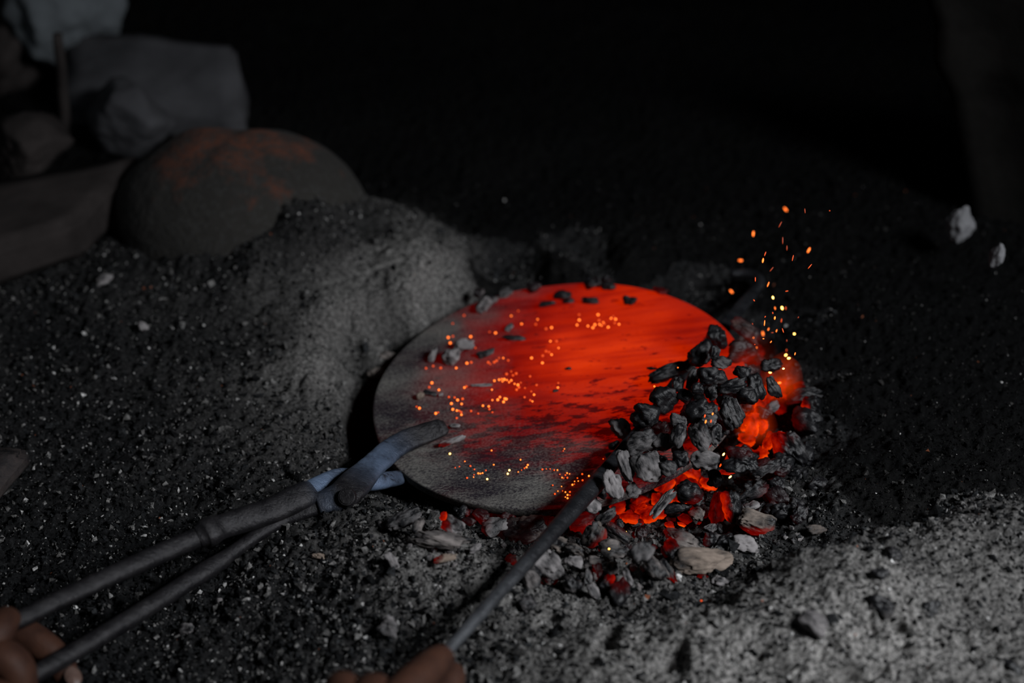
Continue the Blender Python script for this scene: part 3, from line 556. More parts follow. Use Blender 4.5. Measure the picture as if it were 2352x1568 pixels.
# ------------------------------------------------------------------ the plate
def heat_map(P):
    HP = [(1440,790,.99),(1330,835,1.0),(1290,790,.93),(1500,730,.84),(1420,690,.86),(1590,735,.70),(1550,830,.92),(1450,880,.88),(1400,925,.76),(1480,920,.72),(1250,850,.78),(1205,865,.60),(1130,850,.42),(1050,840,.24),(1150,770,.40),(1200,730,.48),(1250,700,.58),(1100,730,.26),(1080,690,.2),(1340,990,.5),(1200,1000,.34),(1100,1025,.30),(1420,980,.56),(1300,1040,.34),(1150,950,.42),(1240,930,.62),(1320,900,.82),(1000,950,.12),(900,950,.0),(1000,1050,.05),(1100,1090,.0),(1200,1120,.0),(1330,1090,.15),(1600,880,.7),(1650,850,.7),(900,850,.0),(960,800,.0),(1020,760,.04),(1700,900,.7),(1500,1050,.4),(1600,1000,.5),(1300,640,.5),(1200,680,.42),(1300,720,.66),(1350,750,.82),(1370,680,.7),(1230,790,.62),(1640,780,.66),(950,1100,.0),(1200,1060,.16),(1450,1060,.2)]
    h = np.array(HP); W = at_disc(h[:, 0], h[:, 1]); d2 = ((P[:, None, :2] - W[None, :, :2]) ** 2).sum(2)
    w_ = 1 / (d2 + .013 ** 2) ** 2.0; return (w_ * h[:, 2]).sum(1) / w_.sum(1)
def build_plate():
    th = .0095; nr, na = 110, 400; rr = np.concatenate([np.linspace(0.002, .990, nr), [.996, .999, 1.0]]); a = np.linspace(0, 2 * np.pi, na, endpoint=False)
    zz = np.concatenate([np.zeros(nr), [-.0004, -.0011, -.0022]]); rr = np.concatenate([rr, [1.0, .996, .9]]); zz = np.concatenate([zz, [-th + .001, -th, -th]])
    Rr = rr[:, None] * DR * (1 + .0035 * np.sin(3 * a + 1)[None] * (rr[:, None] > .5) + .002 * np.sin(7 * a)[None]); X = Rr * np.cos(a); Y = Rr * np.sin(a); Z = np.repeat(zz[:, None], na, 1)
    Z = Z + fbm(p3(X, Y, 14, 4.), 3) * .0012
    n = np.array([-DA, -DB, 1.]); n /= np.linalg.norm(n); u = np.cross([0, 1, 0], n); u /= np.linalg.norm(u); v = np.cross(n, u); R = np.stack([u, v, n], 1)
    Lc = np.stack([X, Y, Z], -1).reshape(-1, 3); W = Lc @ R.T + DC + np.array([0, 0, disc_z(DC[0], DC[1]) - 0.]) * 0
    m = len(rr); i = np.arange(m * na).reshape(m, na); j = np.roll(i, -1, 1); Q = np.stack([i[:-1], i[1:], j[1:], j[:-1]], -1).reshape(-1, 4)
    caps = [i[0][None], i[-1][::-1][None]]
    h = np.clip(heat_map(W) + fbm(p3(W[:, 0], W[:, 1], 30, 2.), 3) * .06, 0, 1.05); side = np.repeat((np.arange(m) > nr + 1), na); h = np.where(side, h * .25, h)
    px = sstep(-.01, -.13, Lc[:, 1] + .4 * fbm(p3(Lc[:, 0], Lc[:, 1], 9, 8.), 2) * .2) ; sc = sstep(.03, -.09, Lc[:, 1])
    me = npmesh('hot_plate', Lc, [Q] + caps, MP, True, {'hotness': h, 'scale': sc}); bm = bmesh.new(); bm.from_mesh(me); bmesh.ops.recalc_face_normals(bm, faces=bm.faces); bm.to_mesh(me); bm.free()
    o = link('hot_plate', me, DC, rot=R); tag(o, 'round steel plate glowing orange red on its far right half, over the fire pit', 'plate')
build_plate()

# ------------------------------------------------------------------ lofts: tongs, poker
def loft(name, pts, m, parent=None, sup=3.2, seg=20, amp=.0004, tint=None, sub=4, seed=1.):
    """pts: (px, py, z, width px, thickness m)"""
    A = np.array(pts, float); W = at_z(A[:, 0], A[:, 1], A[:, 2]); wd = A[:, 3] * np.array([mpp(q) for q in W]) / 2; th = A[:, 4] / 2
    # catmull-rom resample
    K = np.concatenate([W, wd[:, None], th[:, None], A[:, 5:6] if A.shape[1] > 5 else np.zeros((len(A), 1))], 1); E = np.concatenate([[2 * K[0] - K[1]], K, [2 * K[-1] - K[-2]]])
    out = []
    for i in range(1, len(E) - 2):
        for t in np.linspace(0, 1, sub, endpoint=False):
            p0, p1, p2, p3_ = E[i - 1:i + 3]; out.append(.5 * (2 * p1 + (p2 - p0) * t + (2 * p0 - 5 * p1 + 4 * p2 - p3_) * t * t + (3 * p1 - p0 - 3 * p2 + p3_) * t ** 3))
    out.append(E[-2]); K = np.array(out); C = K[:, :3]; n = len(C); T_ = np.gradient(C, axis=0); T_ /= np.linalg.norm(T_, axis=1)[:, None]
    up = np.array([0, -.35, 1.]); a = np.linspace(0, 2 * np.pi, seg, endpoint=False); V = []
    for i in range(n):
        vd = C[i] - CAM; vd /= np.linalg.norm(vd); s = np.cross(T_[i], -vd * .6 + up * .4); s /= np.linalg.norm(s); nn = np.cross(s, T_[i])
        ca, sa = np.cos(a), np.sin(a); x = np.sign(ca) * np.abs(ca) ** (2 / sup); y = np.sign(sa) * np.abs(sa) ** (2 / sup)
        V.append(C[i] + x[:, None] * K[i, 3] * s + y[:, None] * K[i, 4] * nn)
    V = np.array(V).reshape(-1, 3); tn = np.repeat(K[:, 5], seg); V = V + (fbm(V * 60 + seed, 3) * amp * 2.5)[:, None] * np.array([0, -.4, 1])
    i = np.arange(n * seg).reshape(n, seg); j = np.roll(i, -1, 1); Q = np.stack([i[:-1], i[1:], j[1:], j[:-1]], -1).reshape(-1, 4)
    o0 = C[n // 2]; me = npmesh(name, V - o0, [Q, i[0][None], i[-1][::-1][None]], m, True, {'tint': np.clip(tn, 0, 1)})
    bm = bmesh.new(); bm.from_mesh(me); bmesh.ops.recalc_face_normals(bm, faces=bm.faces); bm.to_mesh(me); bm.free()
    return link(name, me, o0, parent)
pv = at_z(795, 1140, .028)
tg = thing('tongs', pv, 'long forged black iron tongs with bluish jaws gripping the near left rim of the plate', 'tongs')
# half with the upper jaw; its handle is the lower one in the photograph (columns: px, py, z, width, thickness, blue tint)
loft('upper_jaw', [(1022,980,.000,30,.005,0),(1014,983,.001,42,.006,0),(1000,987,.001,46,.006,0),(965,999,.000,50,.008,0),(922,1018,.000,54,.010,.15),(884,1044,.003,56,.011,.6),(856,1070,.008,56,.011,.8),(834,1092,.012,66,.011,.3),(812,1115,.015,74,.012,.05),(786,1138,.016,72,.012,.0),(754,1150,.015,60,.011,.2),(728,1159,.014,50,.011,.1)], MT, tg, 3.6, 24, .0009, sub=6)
loft('handle', [(740,1157,.0135,44,.010,0),(690,1176,.011,38,.010,0),(640,1198,.008,34,.010,0),(590,1230,.005,32,.011,0),(540,1264,.003,32,.011,0),(505,1290,.002,40,.012,0),(470,1312,.002,44,.014,0),(400,1357,.003,44,.014,0),(300,1420,.006,44,.014,0),(200,1480,.010,44,.014,0),(110,1532,.014,44,.014,0),(40,1574,.018,42,.013,0),(-120,1665,.026,42,.013,0)], MT, tg, 2.4, 20, .0004, sub=5, seed=3.)
# half with the lower jaw; its handle is the upper one
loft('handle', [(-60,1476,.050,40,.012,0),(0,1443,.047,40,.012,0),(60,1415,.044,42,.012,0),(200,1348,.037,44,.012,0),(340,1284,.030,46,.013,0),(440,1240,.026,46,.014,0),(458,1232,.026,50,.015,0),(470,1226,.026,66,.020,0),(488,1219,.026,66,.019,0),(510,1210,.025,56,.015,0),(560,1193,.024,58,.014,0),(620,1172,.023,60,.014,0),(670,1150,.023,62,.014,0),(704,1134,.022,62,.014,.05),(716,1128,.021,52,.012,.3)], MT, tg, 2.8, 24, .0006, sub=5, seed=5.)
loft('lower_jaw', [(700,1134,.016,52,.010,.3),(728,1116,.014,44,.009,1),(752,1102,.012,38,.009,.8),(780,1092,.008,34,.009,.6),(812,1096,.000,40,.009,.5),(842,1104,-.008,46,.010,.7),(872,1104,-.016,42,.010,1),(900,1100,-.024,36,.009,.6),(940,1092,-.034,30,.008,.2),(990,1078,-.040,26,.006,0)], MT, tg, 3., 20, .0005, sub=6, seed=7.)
# rivet head on the boss
bm = bmesh.new(); rp = at_z(797, 1141, .0235); n_ = Vector(-FW * .6 + np.array([0, -.14, .4]))
bmesh.ops.create_cone(bm, cap_ends=True, segments=28, radius1=.0084, radius2=.0072, depth=.004); bmesh.ops.bevel(bm, geom=[e for e in bm.edges if abs(e.verts[0].co.z - e.verts[1].co.z) < 1e-6 and e.verts[0].co.z > 0], offset=.001, segments=3, affect='EDGES')
me = bpy.data.meshes.new('rivet'); bm.to_mesh(me); bm.free(); me.materials.append(MT); rv = link('rivet', me, rp, tg); rv.rotation_euler = n_.to_track_quat('Z', 'Y').to_euler()
tag(rv, 'round flat rivet head')

# poker: one straight bar from the hand, under the heap, to a hooked end behind it
a0 = at_z(1030, 1492, .055); a1 = at_disc(1590, 832, .005); a1z = a1[2]
def pk(px, py):
    d = ray(px, py); # point of the bar's vertical plane nearest that pixel
    n = np.cross(a1 - a0, FW); n = np.cross(a1 - a0, np.array([0, 0, 1.])); t = ((a0 - CAM) @ n) / (d @ n); return CAM + d * t
def bar(name, L_, m, parent, sup=2.2):
    pts = [(px, py, pk(px, py)[2], w_, th, tt) for px, py, w_, th, tt in L_]; return loft(name, pts, m, parent, sup, 18, .0002, sub=6, seed=9.)
pko = thing('poker', a0, 'long straight iron poker running from the near hand under the heap of charcoal', 'poker')
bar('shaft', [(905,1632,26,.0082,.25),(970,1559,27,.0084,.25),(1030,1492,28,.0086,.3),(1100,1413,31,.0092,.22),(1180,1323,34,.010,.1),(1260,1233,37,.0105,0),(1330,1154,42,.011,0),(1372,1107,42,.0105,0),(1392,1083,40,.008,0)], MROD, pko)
bar('blade', [(1386,1090,38,.008,0),(1430,1035,32,.007,0),(1500,950,28,.006,0),(1590,832,30,.006,0),(1650,765,32,.006,0),(1700,706,30,.006,0),(1738,664,26,.006,0)], MROD, pko, 3.)
hk = [(1730,672,.070,26,.006),(1746,650,.073,24,.006),(1738,634,.074,22,.006),(1712,626,.073,20,.005),(1680,628,.071,16,.005)]
zb = pk(1735, 667)[2]; loft('hook', [(x, y, zb + z - .070, w_, t, 0) for x, y, z, w_, t in hk], MROD, pko, 2.2, 14, .0002, sub=6, seed=4.)

# ------------------------------------------------------------------ hands (skin modifier over a joint skeleton)
def hand(name, nodes, edges, label, nails=()):
    bm = bmesh.new(); vs_ = [bm.verts.new(n[:3]) for n in nodes]
    for a, b in edges: bm.edges.new((vs_[a], vs_[b]))
    me = bpy.data.meshes.new(name); bm.to_mesh(me); bm.free(); me.materials.append(MSKIN)
    o = link(name, me); sk = o.modifiers.new('skin', 'SKIN'); sk.use_smooth_shade = True
    for i, n in enumerate(nodes): r = n[3]; me.skin_vertices[0].data[i].radius = (r, r * (n[4] if len(n) > 4 else 1.)); me.skin_vertices[0].data[i].use_root = (i == 0)
    ss = o.modifiers.new('sub', 'SUBSURF'); ss.levels = 2; ss.render_levels = 2
    dg = bpy.context.evaluated_depsgraph_get(); ev = o.evaluated_get(dg); m2 = bpy.data.meshes.new_from_object(ev); o.modifiers.clear(); o.data = m2
    m2.polygons.foreach_set('use_smooth', [True] * len(m2.polygons))
    if not m2.materials: m2.materials.append(MSKIN)
    tag(o, label, 'hand')
    for (c, ax, nm, sx, sy) in nails:
        c = np.array(c); ax = np.array(ax, float); ax /= np.linalg.norm(ax); nm = np.array(nm, float); nm -= ax * (nm @ ax); nm /= np.linalg.norm(nm); sd = np.cross(nm, ax)
        D, Fc = ICO[3]; V = D * np.array([sx, sy, .0011]); V[:, 2] -= (V[:, 0] / sx) ** 2 * .0016; V = V @ np.stack([sd, ax, nm])
        link('fingernail', npmesh('fingernail', V, Fc, MNAIL, True), c, o)
    return o
def q(px, py, z): return tuple(at_z(px, py, z))
# left hand around both tongs handles (fist comes in from the left edge)
Lh = [q(-190,1560,.040) + (.026, .8), q(-70,1515,.048) + (.031, .85), q(-30,1490,.060) + (.0135,), q(2,1442,.070) + (.0125,), q(18,1412,.064) + (.0110,), q(20,1432,.054) + (.0092,),      # 0 wrist,1 palm, index 2-5 over the upper handle
      q(-40,1525,.054) + (.0175,), q(12,1506,.056) + (.0175,), q(40,1538,.048) + (.0165,), q(48,1580,.036) + (.0140,), q(30,1606,.026) + (.0115,),        # 6-10 middle, the big knuckle
      q(-80,1610,.044) + (.0145,), q(-18,1590,.050) + (.0145,), q(34,1620,.040) + (.0130,), q(44,1670,.026) + (.0115,),                                # 11-14 ring
      q(-110,1680,.036) + (.0125,), q(-44,1670,.040) + (.0120,), q(0,1700,.030) + (.0105,), q(6,1740,.018) + (.0092,),                                # 15-18 little
      q(-60,1420,.012) + (.0140,), q(40,1448,.016) + (.0140,), q(98,1480,.012) + (.0135,), q(140,1520,.000) + (.0125,), q(158,1572,-.008) + (.0112,),      # 19-23 thumb under both
      q(-420,1640,.060) + (.034, .85)]
Le = [(24, 0), (0, 1), (1, 2), (2, 3), (3, 4), (4, 5), (1, 6), (6, 7), (7, 8), (8, 9), (9, 10), (0, 11), (11, 12), (12, 13), (13, 14), (0, 15), (15, 16), (16, 17), (17, 18), (1, 19), (19, 20), (20, 21), (21, 22), (22, 23)]
tp = np.array(q(173,1552,-.006)); hand('hand', Lh, Le, 'brown hand at the lower left edge gripping both tongs handles', [(np.array(q(158,1560,-.006)) + np.array([.006, -.004, .0085]), np.array(q(172,1580,-.008)) - np.array(q(150,1522,.0)), -FW + RT * .7, .0066, .0085)])
# right hand on the poker: index finger and thumb along the shaft, other fingers curled round it
b0 = pk(1030, 1492); bd = (a1 - a0) / np.linalg.norm(a1 - a0)
def rel(t, sx, up): return tuple(b0 + bd * t + np.array([bd[1], -bd[0], 0]) * sx + np.array([0, 0, 1.]) * up)
Rh = [q(700,1900,.09) + (.028, .8), q(790,1740,.085) + (.027, .8),
      q(880,1640,.092) + (.0145,), q(940,1575,.088) + (.0140,), q(992,1528,.078) + (.0128,), q(1022,1504,.067) + (.0102,),          # index 2-5
      q(920,1720,.05) + (.0145,), q(1000,1620,.045) + (.0135,), q(1036,1560,.045) + (.0122,), q(1045,1524,.047) + (.0092,),          # thumb 6-9
      q(840,1612,.10) + (.0145,), q(852,1572,.092) + (.0142,), q(880,1596,.070) + (.0120,), q(902,1650,.055) + (.0100,),         # middle 10-13
      q(780,1622,.098) + (.0140,), q(782,1572,.088) + (.0138,), q(810,1596,.068) + (.0115,), q(840,1650,.052) + (.0098,),         # ring 14-17
      q(730,1690,.092) + (.0120,), q(722,1642,.080) + (.0115,), q(750,1652,.062) + (.0105,), q(780,1680,.050) + (.0090,),           # little 18-21
      q(560,2150,.11) + (.034, .85)]
Re = [(22, 0), (0, 1), (1, 2), (2, 3), (3, 4), (4, 5), (1, 6), (6, 7), (7, 8), (8, 9), (1, 10), (10, 11), (11, 12), (12, 13), (0, 14), (14, 15), (15, 16), (16, 17), (0, 18), (18, 19), (19, 20), (20, 21)]
hand('hand', Rh, Re, 'blurred hand at the bottom edge holding the poker shaft', [(np.array(q(1010,1504,.081)), np.array(q(1022,1504,.067)) - np.array(q(992,1528,.078)), -FW * .4 + UP, .0058, .0075)])

# ------------------------------------------------------------------ embers on the plate and sparks in the air
D2_, F2_ = ICO[2]
def spark_mesh(m, L_, r): return npmesh('spark', D2_ * np.array([L_, r, r]), F2_, m, True)
SM = {}
def spark(name, p, L_, r, ang, m, label, group, cat='spark'):
    key = (m.name, round(L_, 5), round(r, 5))
    if key not in SM: SM[key] = spark_mesh(m, L_, r)
    a = math.radians(ang); x = RT * math.cos(a) + UP * math.sin(a); y = -RT * math.sin(a) + UP * math.cos(a)
    o = link(name, SM[key], p, rot=np.stack([x, y, -FW], 1)); return tag(o, label, cat, group)
EM = "627,373 695,325 978,327 1020,297 1136,348 1125,378 1040,376 1385,320 1386,352 1373,382 1499,320 1505,354 1438,388 1468,398 1520,385 1537,375 848,424 884,430 600,457 628,450 735,452 763,519 612,490 1187,405 1220,398 1100,580 1167,567 1187,540 960,594 930,580 738,606 712,611 840,606 852,616 876,605 510,628 467,641 648,640 555,640 978,661 950,676 1008,673 988,684 1091,690 877,716 905,710 921,706 936,708 952,712 978,714 998,735 1018,741 1024,756 1010,770 862,770 709,750 697,757 1098,780 1115,800 1130,742 502,729 486,755 544,771 638,817 604,814 686,825 656,832 619,853 680,855 410,872 427,881 910,814 897,830 940,824 932,843 948,826 843,870 847,887 865,832 1092,833 1105,840 808,866 737,898 627,888 652,895 666,897 678,905 679,920 651,940 780,913 865,905 525,912 540,906 1058,815 1260,730 1258,757 1213,480 1250,480 1262,520 1604,347 1599,370 1625,378 1508,378 1530,366 1577,342 1590,330 1480,380 1560,395 1165,610 1205,545 1220,560 905,580 890,596 925,720 965,725 1035,728 1060,760"
EN = "610,1154 733,1228 757,1248 642,1238 667,1231 700,1200 755,1280 752,1294 780,1272 793,1273 806,1270 826,1254 713,1299 834,1306 873,1220 967,1253 957,1274 1020,1263 1040,1252 1057,1241 1070,1235 1077,1221 1034,1190 1165,1248 1188,1245 1211,1245 1236,1252 1255,1252 1270,1277 1283,1297 1293,1300 1315,1298 1303,1282 1313,1270 1328,1275 1227,1343 1280,1350 1286,1377 1303,1384 1240,1395 1258,1378 1330,1383 1316,1401 1330,1402 1303,1414 1316,1421 1358,1320 1357,1336 1380,1318 1406,1313 1404,1276 1444,1287 1290,1137 1297,1125 860,1135 1530,1185 1375,1300 1345,1340"
for txt, lab, grp, far in ((EM, 'tiny orange ember speck scattered across the middle and back of the plate', 'embers across the plate middle', True), (EN, 'tiny orange ember speck scattered along the near dark rim of the plate', 'embers along the near rim', False)):
    for s in txt.split():
        x, y = map(float, s.split(',')); px, py = 800 + x * .3827, 600 + y * .3827; r = random.choice((.0007, .0009, .0011)) * (1.15 if far else .85); br = random.random()
        m = E2 if br < (.62 if far else .5) else E1
        if not far and s in ('834,1306', '957,1274', '610,1154', '967,1253'): m = E3; r = .0009
        if far and px > 1290: lab, grp = 'tiny orange ember speck on the brightest back part of the glowing plate', 'embers on the brightest part'
        elif far and px < 1075: lab, grp = 'tiny orange ember speck on the dark left third of the plate', 'embers on the left third'
        elif far: lab, grp = 'tiny orange ember speck in the middle of the plate, where the red glow fades', 'embers in the plate middle'
        elif px > 1230: lab, grp = 'tiny orange ember speck on the near plate rim, close to the poker', 'embers near the poker'
        else: lab, grp = 'tiny orange ember speck on the near plate rim, between tongs tip and poker', 'embers on the near rim'
        spark('ember_speck', at_disc(px, py, .0012), r, r, 0, m, lab, grp, 'ember')
SP = [(712,281,45,-50,2),(454,476,50,85,1.5),(669,402,65,62,.5),(689,530,70,90,.4),(723,590,50,90,.4),(710,642,50,-70,3),(770,670,60,78,.6),(898,608,55,62,1.3),(907,737,60,50,.6),(352,690,40,0,1.5),(549,637,45,70,.7),(531,690,48,80,1.4),(600,760,55,50,.5),(470,841,45,90,.8),(573,881,50,68,1),(278,938,42,-45,1.8),(750,927,30,0,1.5),(722,935,30,10,.6),(611,987,28,-75,5),(460,1009,22,-50,.8),(628,1072,28,-80,.9),(684,1070,32,-75,3),(714,1071,28,90,.8),(610,1110,18,-70,.6),(626,1150,34,82,1.5),(549,1140,18,60,.6),(679,1170,38,82,.7),(814,1145,18,55,.5),(484,1179,36,90,1.8),(544,1190,55,85,1),(448,1197,18,-75,.5),(575,1240,28,70,1),(640,1252,28,70,1),(606,1267,25,0,.5),(531,1275,42,-80,2.5),(691,1250,48,-72,.7),(535,1316,18,0,1.2),(782,1277,18,-50,6),(455,1308,12,30,1),(466,1362,10,30,.8),(480,1387,14,85,.9),(595,1341,24,50,1),(722,1330,22,90,.5),(720,1408,20,85,.7),(788,1436,28,75,.9),(714,1447,22,35,4),(738,1472,30,10,7),(695,1555,24,10,3),(1065,292,12,0,.6),(867,293,50,-85,.3)]
for k, (x, y, l, ang, b) in enumerate(SP):
    px, py = 1600 + x * .287, 400 + y * .287; blur = k in (0, 1, 5, 7, 9, 15, 16, 28, 34); yy = random.uniform(.12, .3) if blur else random.uniform(-.12, .08)
    p = at_y(px, py, yy); s = mpp(p); Lp = l * .287 / 2 * s * .85; r = s * (2.1 if b > 1.2 else 1.1)
    m = E3 if b >= 3 else E2 if b > .85 else E1 if b > .55 else E0
    lab, grp = ('bright yellow spark flying above the fire', 'bright yellow sparks') if b >= 3 else ('orange spark flying up above the heap of coals', 'orange sparks over the coals')
    spark('spark', p, max(Lp, r), r, ang, m, lab, grp)
for px, py, l, ang, b, y, lab in [(1424,533,8,30,1,.35,'upper of two orange sparks floating behind the plate'),(1406,564,9,40,1,.35,'lower of two orange sparks floating behind the plate'),(1950,1035,5,0,3,-.05,'yellow spark flying alone far right of the coals'),(1884,1108,4,0,1,-.1,'small red spark floating right of the coals above dark ground'),(2154,949,4,0,.9,.05,'faint red spark at the far right over dark ground'),(1662,1043,8,55,3,-.1,'yellow orange spark in the gap right of the heap'),(1677,1095,9,40,3,-.14,'slanting yellow spark below the large dropping lump'),(1769,855,6,0,3,0,'round orange spark at the top of the flame'),(1790,879,9,5,1,.02,'wide orange spark in the middle of the flame'),(1341,1182,5,80,3,-.16,'left of two orange sparks over the smooth dark red block'),(1365,1184,6,85,3,-.16,'right of two orange sparks over the smooth dark red block'),(1438,1223,8,80,3,-.18,'orange spark over the slanted charcoal slab'),(1637,950,6,75,1,-.15,'first slanting spark in front of the heap, upper right'),(1621,968,9,75,1,-.15,'slanting spark in front of the heap, lower middle'),(1619,955,8,75,.9,-.15,'slanting spark in front of the heap, upper left'),(1633,967,8,80,.9,-.15,'slanting spark in front of the heap, lower right'),(1646,1023,8,25,.9,-.15,'short orange flake at the right edge of the heap'),(1611,1379,5,0,.9,-.32,'red ember lying on the near ash below the tan stone'),(1399,1260,3,0,3,-.22,'bright ember dot on the flat topped charcoal lump'),(1557,844,2.5,0,1,-.02,'tiny ember dot on the long black splinter'),(1503,887,4,0,1,-.03,'orange ember at the heap edge below the long black splinter'),(1680,1040,9,40,.9,-.12,'dull orange spark streaming past the gap in the heap'),(1655,1068,10,60,.8,-.14,'long dull spark under the gap in the heap')]:
    p = at_y(px, py, y); s = mpp(p)
    if py in (1379, 1260): p = on_ground(px, py, .004 if py == 1379 else .036)
    m = E3 if b >= 3 else E2 if b >= 1 else E1; spark('spark', p, l * s * .5, s * min(2., l * .5), ang, m, lab, None)

# ------------------------------------------------------------------ flame: a small body of glowing gas over the right end of the fire
def flame(name, px, py, wpx, hpx, z, dens, label, seed):
    p = at_z(px, py, z); s = mpp(p); D, Fc = ICO[4]; V = D * np.array([wpx * s / 2, wpx * s / 2.4, hpx * s / 2 * 1.1]); t = V[:, 2] / (hpx * s / 2 * 1.1); V[:, :2] *= (1 - .35 * np.clip(t, -1, 1))[:, None]
    V += (fbm(V * 30 + seed, 2) * .012)[:, None] * D
    m = bpy.data.materials.new('flame'); m.use_nodes = True; nt = m.node_tree; nt.nodes.remove(nt.nodes['Principled BSDF']); out = nt.nodes['Material Output']
    e = N(nt, 'ShaderNodeEmission'); e.inputs[0].default_value = (1, .065, .001, 1); tc = N(nt, 'ShaderNodeTexCoord'); ln = N(nt, 'ShaderNodeVectorMath', operation='LENGTH'); mp = N(nt, 'ShaderNodeMapping')
    mp.inputs['Scale'].default_value = (2 / (wpx * s), 2 / (wpx * s), 2 / (hpx * s * 1.1)); L(nt, tc.outputs['Object'], mp.inputs[0]); L(nt, mp.outputs[0], ln.inputs[0])
    f = math_(nt, 'SUBTRACT', 1., ln.outputs['Value'], True); nn = noise(nt, 32, 3); f = math_(nt, 'MULTIPLY', f, ramp(nt, nn, [(.38, g(.15)), (.62, g(1.6))]))
    L(nt, math_(nt, 'MULTIPLY', f, dens), e.inputs[1]); L(nt, e.outputs[0], out.inputs['Volume'])
    return tag(link(name, npmesh(name, V, Fc, m, True), p), label, 'flame')
flame('flame', 1798, 868, 105, 150, .03, 17, 'low orange red flame over the right end of the fire', 3)
flame('flame', 1735, 968, 110, 120, .02, 14, 'dim red flame licking the glowing coals beside the tall streaked lump', 8)
flame('flame', 1725, 810, 130, 120, .045, 2.0, 'faint red glow of gas over the back of the heap', 12)

# ------------------------------------------------------------------ dim things in the background
def blob(name, px, py, z, hx, hy, hz, m, label, cat, seed, yaw=0, rough=.22, planes=8, kind=None, off=0.):
    r = np.random.default_rng(seed); D, Fc = ICO[5]; n = r.normal(size=(planes, 3)); n /= np.linalg.norm(n, axis=1)[:, None]; c = np.clip(D @ n.T, 1e-3, None); rad = np.minimum(1.12, 1 / ((c / r.uniform(.65, .95, planes)) ** 12).sum(1) ** (1 / 12))
    P = D * rad[:, None] * (1 + fbm(D * 1.8 + seed, 4) * rough)[:, None]; V = P / np.abs(P).max(0) * np.array([hx, hy, hz]); p = at_z(px, py, z); o = link(name, npmesh(name, V, Fc, m, True), p); o.rotation_euler = (0, off, yaw); return tag(o, label, cat)
GR = m_plain('dusty_stone', (.05, .05, .054), .95, .35, 12, .1); GB = m_plain('dusty_wood', (.026, .022, .021), .9, .4, 14, .1); GL = m_plain('pale_stone', (.15, .15, .157), .9, .3, 25); GC = m_plain('blue_grey_cloth', (.09, .10, .108), 1., .25, 10, .05)
# rusty dome: overturned iron pan, half buried
def dome():
    D, Fc = ICO[5]; p = at_z(545, 520, 0.); V = D * np.array([.155, .13, .118]); V[:, 2] += (fbm(D * 3 + 2, 3) * .007); nr = np.linalg.norm(V[:, :2], axis=1); V *= (1 + .03 * np.sin(np.arctan2(V[:, 1], V[:, 0]) * 3))[:, None]
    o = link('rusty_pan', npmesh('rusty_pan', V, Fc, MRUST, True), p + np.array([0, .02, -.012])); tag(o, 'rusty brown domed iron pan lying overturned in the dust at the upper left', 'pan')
dome()
def slab(name, pts, zt, th, m, label, cat, sub=6, amp=.004, dz=None):
    dz = dz or [0] * 4; P = [at_z(x, y, zt + d) for (x, y), d in zip(pts, dz)]; V = [q_ - np.array([0, 0, th]) for q_ in P] + P; return tag(link(name, rough_box(name, V, m, sub, amp)), label, cat)
slab('plank', [(-120,600),(180,505),(330,352),(-120,430)], .05, .05, GB, 'dusty brown plank lying left of the rusty pan', 'plank')
slab('stone_block', [(140,222),(560,262),(545,92),(150,62)], .09, .10, GR, 'big flat grey stone block in the blurred upper left background', 'stone', 8, .008, [-.05, -.05, 0, 0])
blob('stone', 300, 272, .045, .075, .055, .05, GR, 'rounded grey stone leaning between the plank and the flat block', 'stone', 21, -.6, .12)
blob('cloth_bundle', 150, 20, .12, .085, .07, .09, GC, 'pale bluish cloth bundle at the top left corner', 'cloth', 33, .3, .35)
blob('stone', 60, 345, .03, .06, .05, .045, GB, 'dim brownish stone at the left edge above the plank', 'stone', 51, .2, .2)
blob('stone', 10, 130, .05, .07, .06, .06, GB, 'dark stone at the upper left edge under the cloth bundle', 'stone', 61, .2, .2)
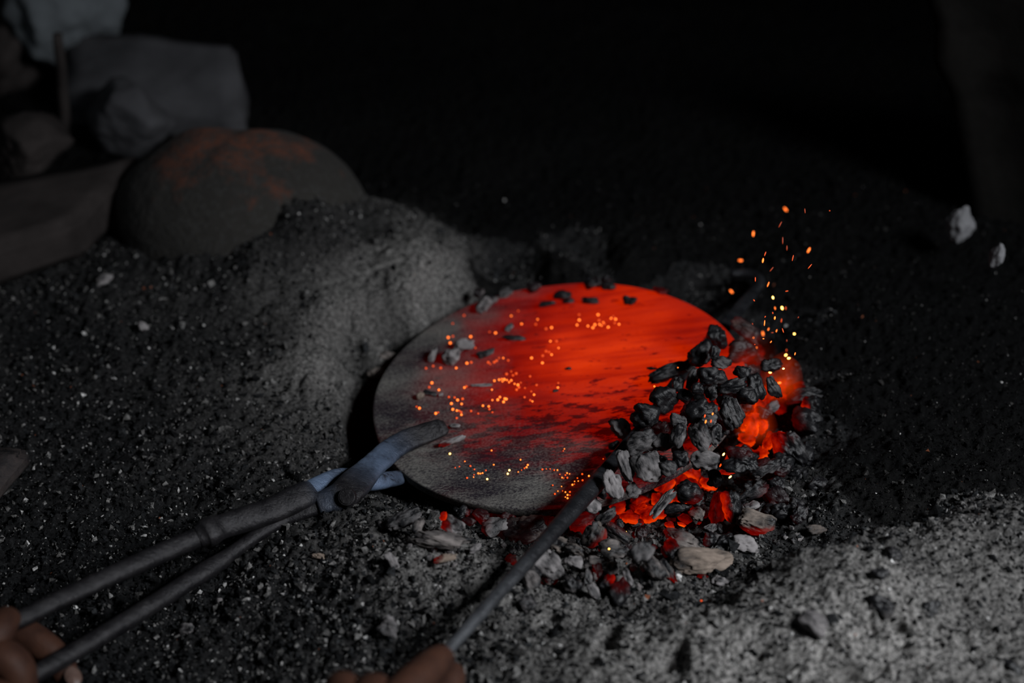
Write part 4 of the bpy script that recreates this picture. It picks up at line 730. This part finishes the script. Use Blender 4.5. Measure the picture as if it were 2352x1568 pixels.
# thin stake
def tube(name, P, r, m, label, cat):
    P = np.array(P); C = np.array([P[0] + (P[-1] - P[0]) * t for t in np.linspace(0, 1, 12)]); C += fbm(C * 20, 2)[:, None] * np.array([.006, .003, 0]); a = np.linspace(0, 2 * np.pi, 12, endpoint=False)
    V = np.concatenate([c + np.stack([np.cos(a), np.sin(a), 0 * a], 1) * r * (1 - .2 * k / 11) for k, c in enumerate(C)]); i = np.arange(144).reshape(12, 12); j = np.roll(i, -1, 1); Q = np.stack([i[:-1], j[:-1], j[1:], i[1:]], -1).reshape(-1, 4)
    return tag(link(name, npmesh(name, V, [Q, i[0][::-1][None], i[-1][None]], m, True)), label, cat)
pb = at_z(150, 325, 0.); pt = at_y(132, 78, pb[1]); tube('stake', [pb - np.array([0, 0, .02]), pt], .008, GB, 'thin dark stake standing upright in the upper left background', 'stake')
# dark hanging sacking at the right edge with two pale stones at its foot
def sacking():
    edge = [(2108,-60),(2150,60),(2148,150),(2188,225),(2205,330),(2225,440),(2240,545),(2255,640)]; y0 = .38; rows = 60; cols = 50; E = np.array(edge, float); yy = np.linspace(-60, 640, rows); xs = np.interp(yy, E[:, 1], E[:, 0])
    L_ = at_y(xs, yy, np.full(rows, y0)); u = np.linspace(0, .75, cols); X = L_[:, None, 0] + u[None]; Z = np.repeat(L_[:, 2:3], cols, 1)
    Yv = y0 + .018 * np.sin(u * 38)[None] * np.linspace(.5, 1, rows)[:, None] + .02 * fbm(np.stack([X * 6, Z * 5, X * 0], -1), 3) - .12 * (u[None] ** .5)
    V = np.stack([X, Yv, Z], -1).reshape(-1, 3); V2 = V + np.array([0, .012, 0]); i = np.arange(rows * cols).reshape(rows, cols); Q = np.stack([i[:-1, :-1], i[1:, :-1], i[1:, 1:], i[:-1, 1:]], -1).reshape(-1, 4); n = rows * cols
    bd_ = np.concatenate([i[0], i[1:, -1], i[-1, :-1][::-1], i[1:-1, 0][::-1]]); nb = np.roll(bd_, -1); S_ = np.stack([bd_, nb, nb + n, bd_ + n], -1)
    tag(link('sacking', npmesh('sacking', np.concatenate([V, V2]), [Q, Q[:, ::-1] + n, S_], m_plain('dark_sacking', (.007, .0065, .006), 1., .3, 20, .05), True)), 'dark sacking hanging at the right edge behind the fire', 'cloth')
sacking()
blob('stone', 2203, 516, .05, .020, .018, .022, GL, 'pale blurred stone at the left edge of the hanging sacking', 'stone', 71, .4, .3)
blob('stone', 2289, 586, .085, .008, .008, .014, GL, 'small pale blurred stone in front of the hanging sacking', 'stone', 72, .4, .2)
slab('iron_bar', [(-140,1190),(-20,1130),(68,1024),(-140,1005)], .005, .022, m_metal('old_iron', (.022, .02, .021), (.05, .04, .038), .7), 'end of a dark flat iron bar lying on the dust at the left edge', 'iron bar', 4, .001)
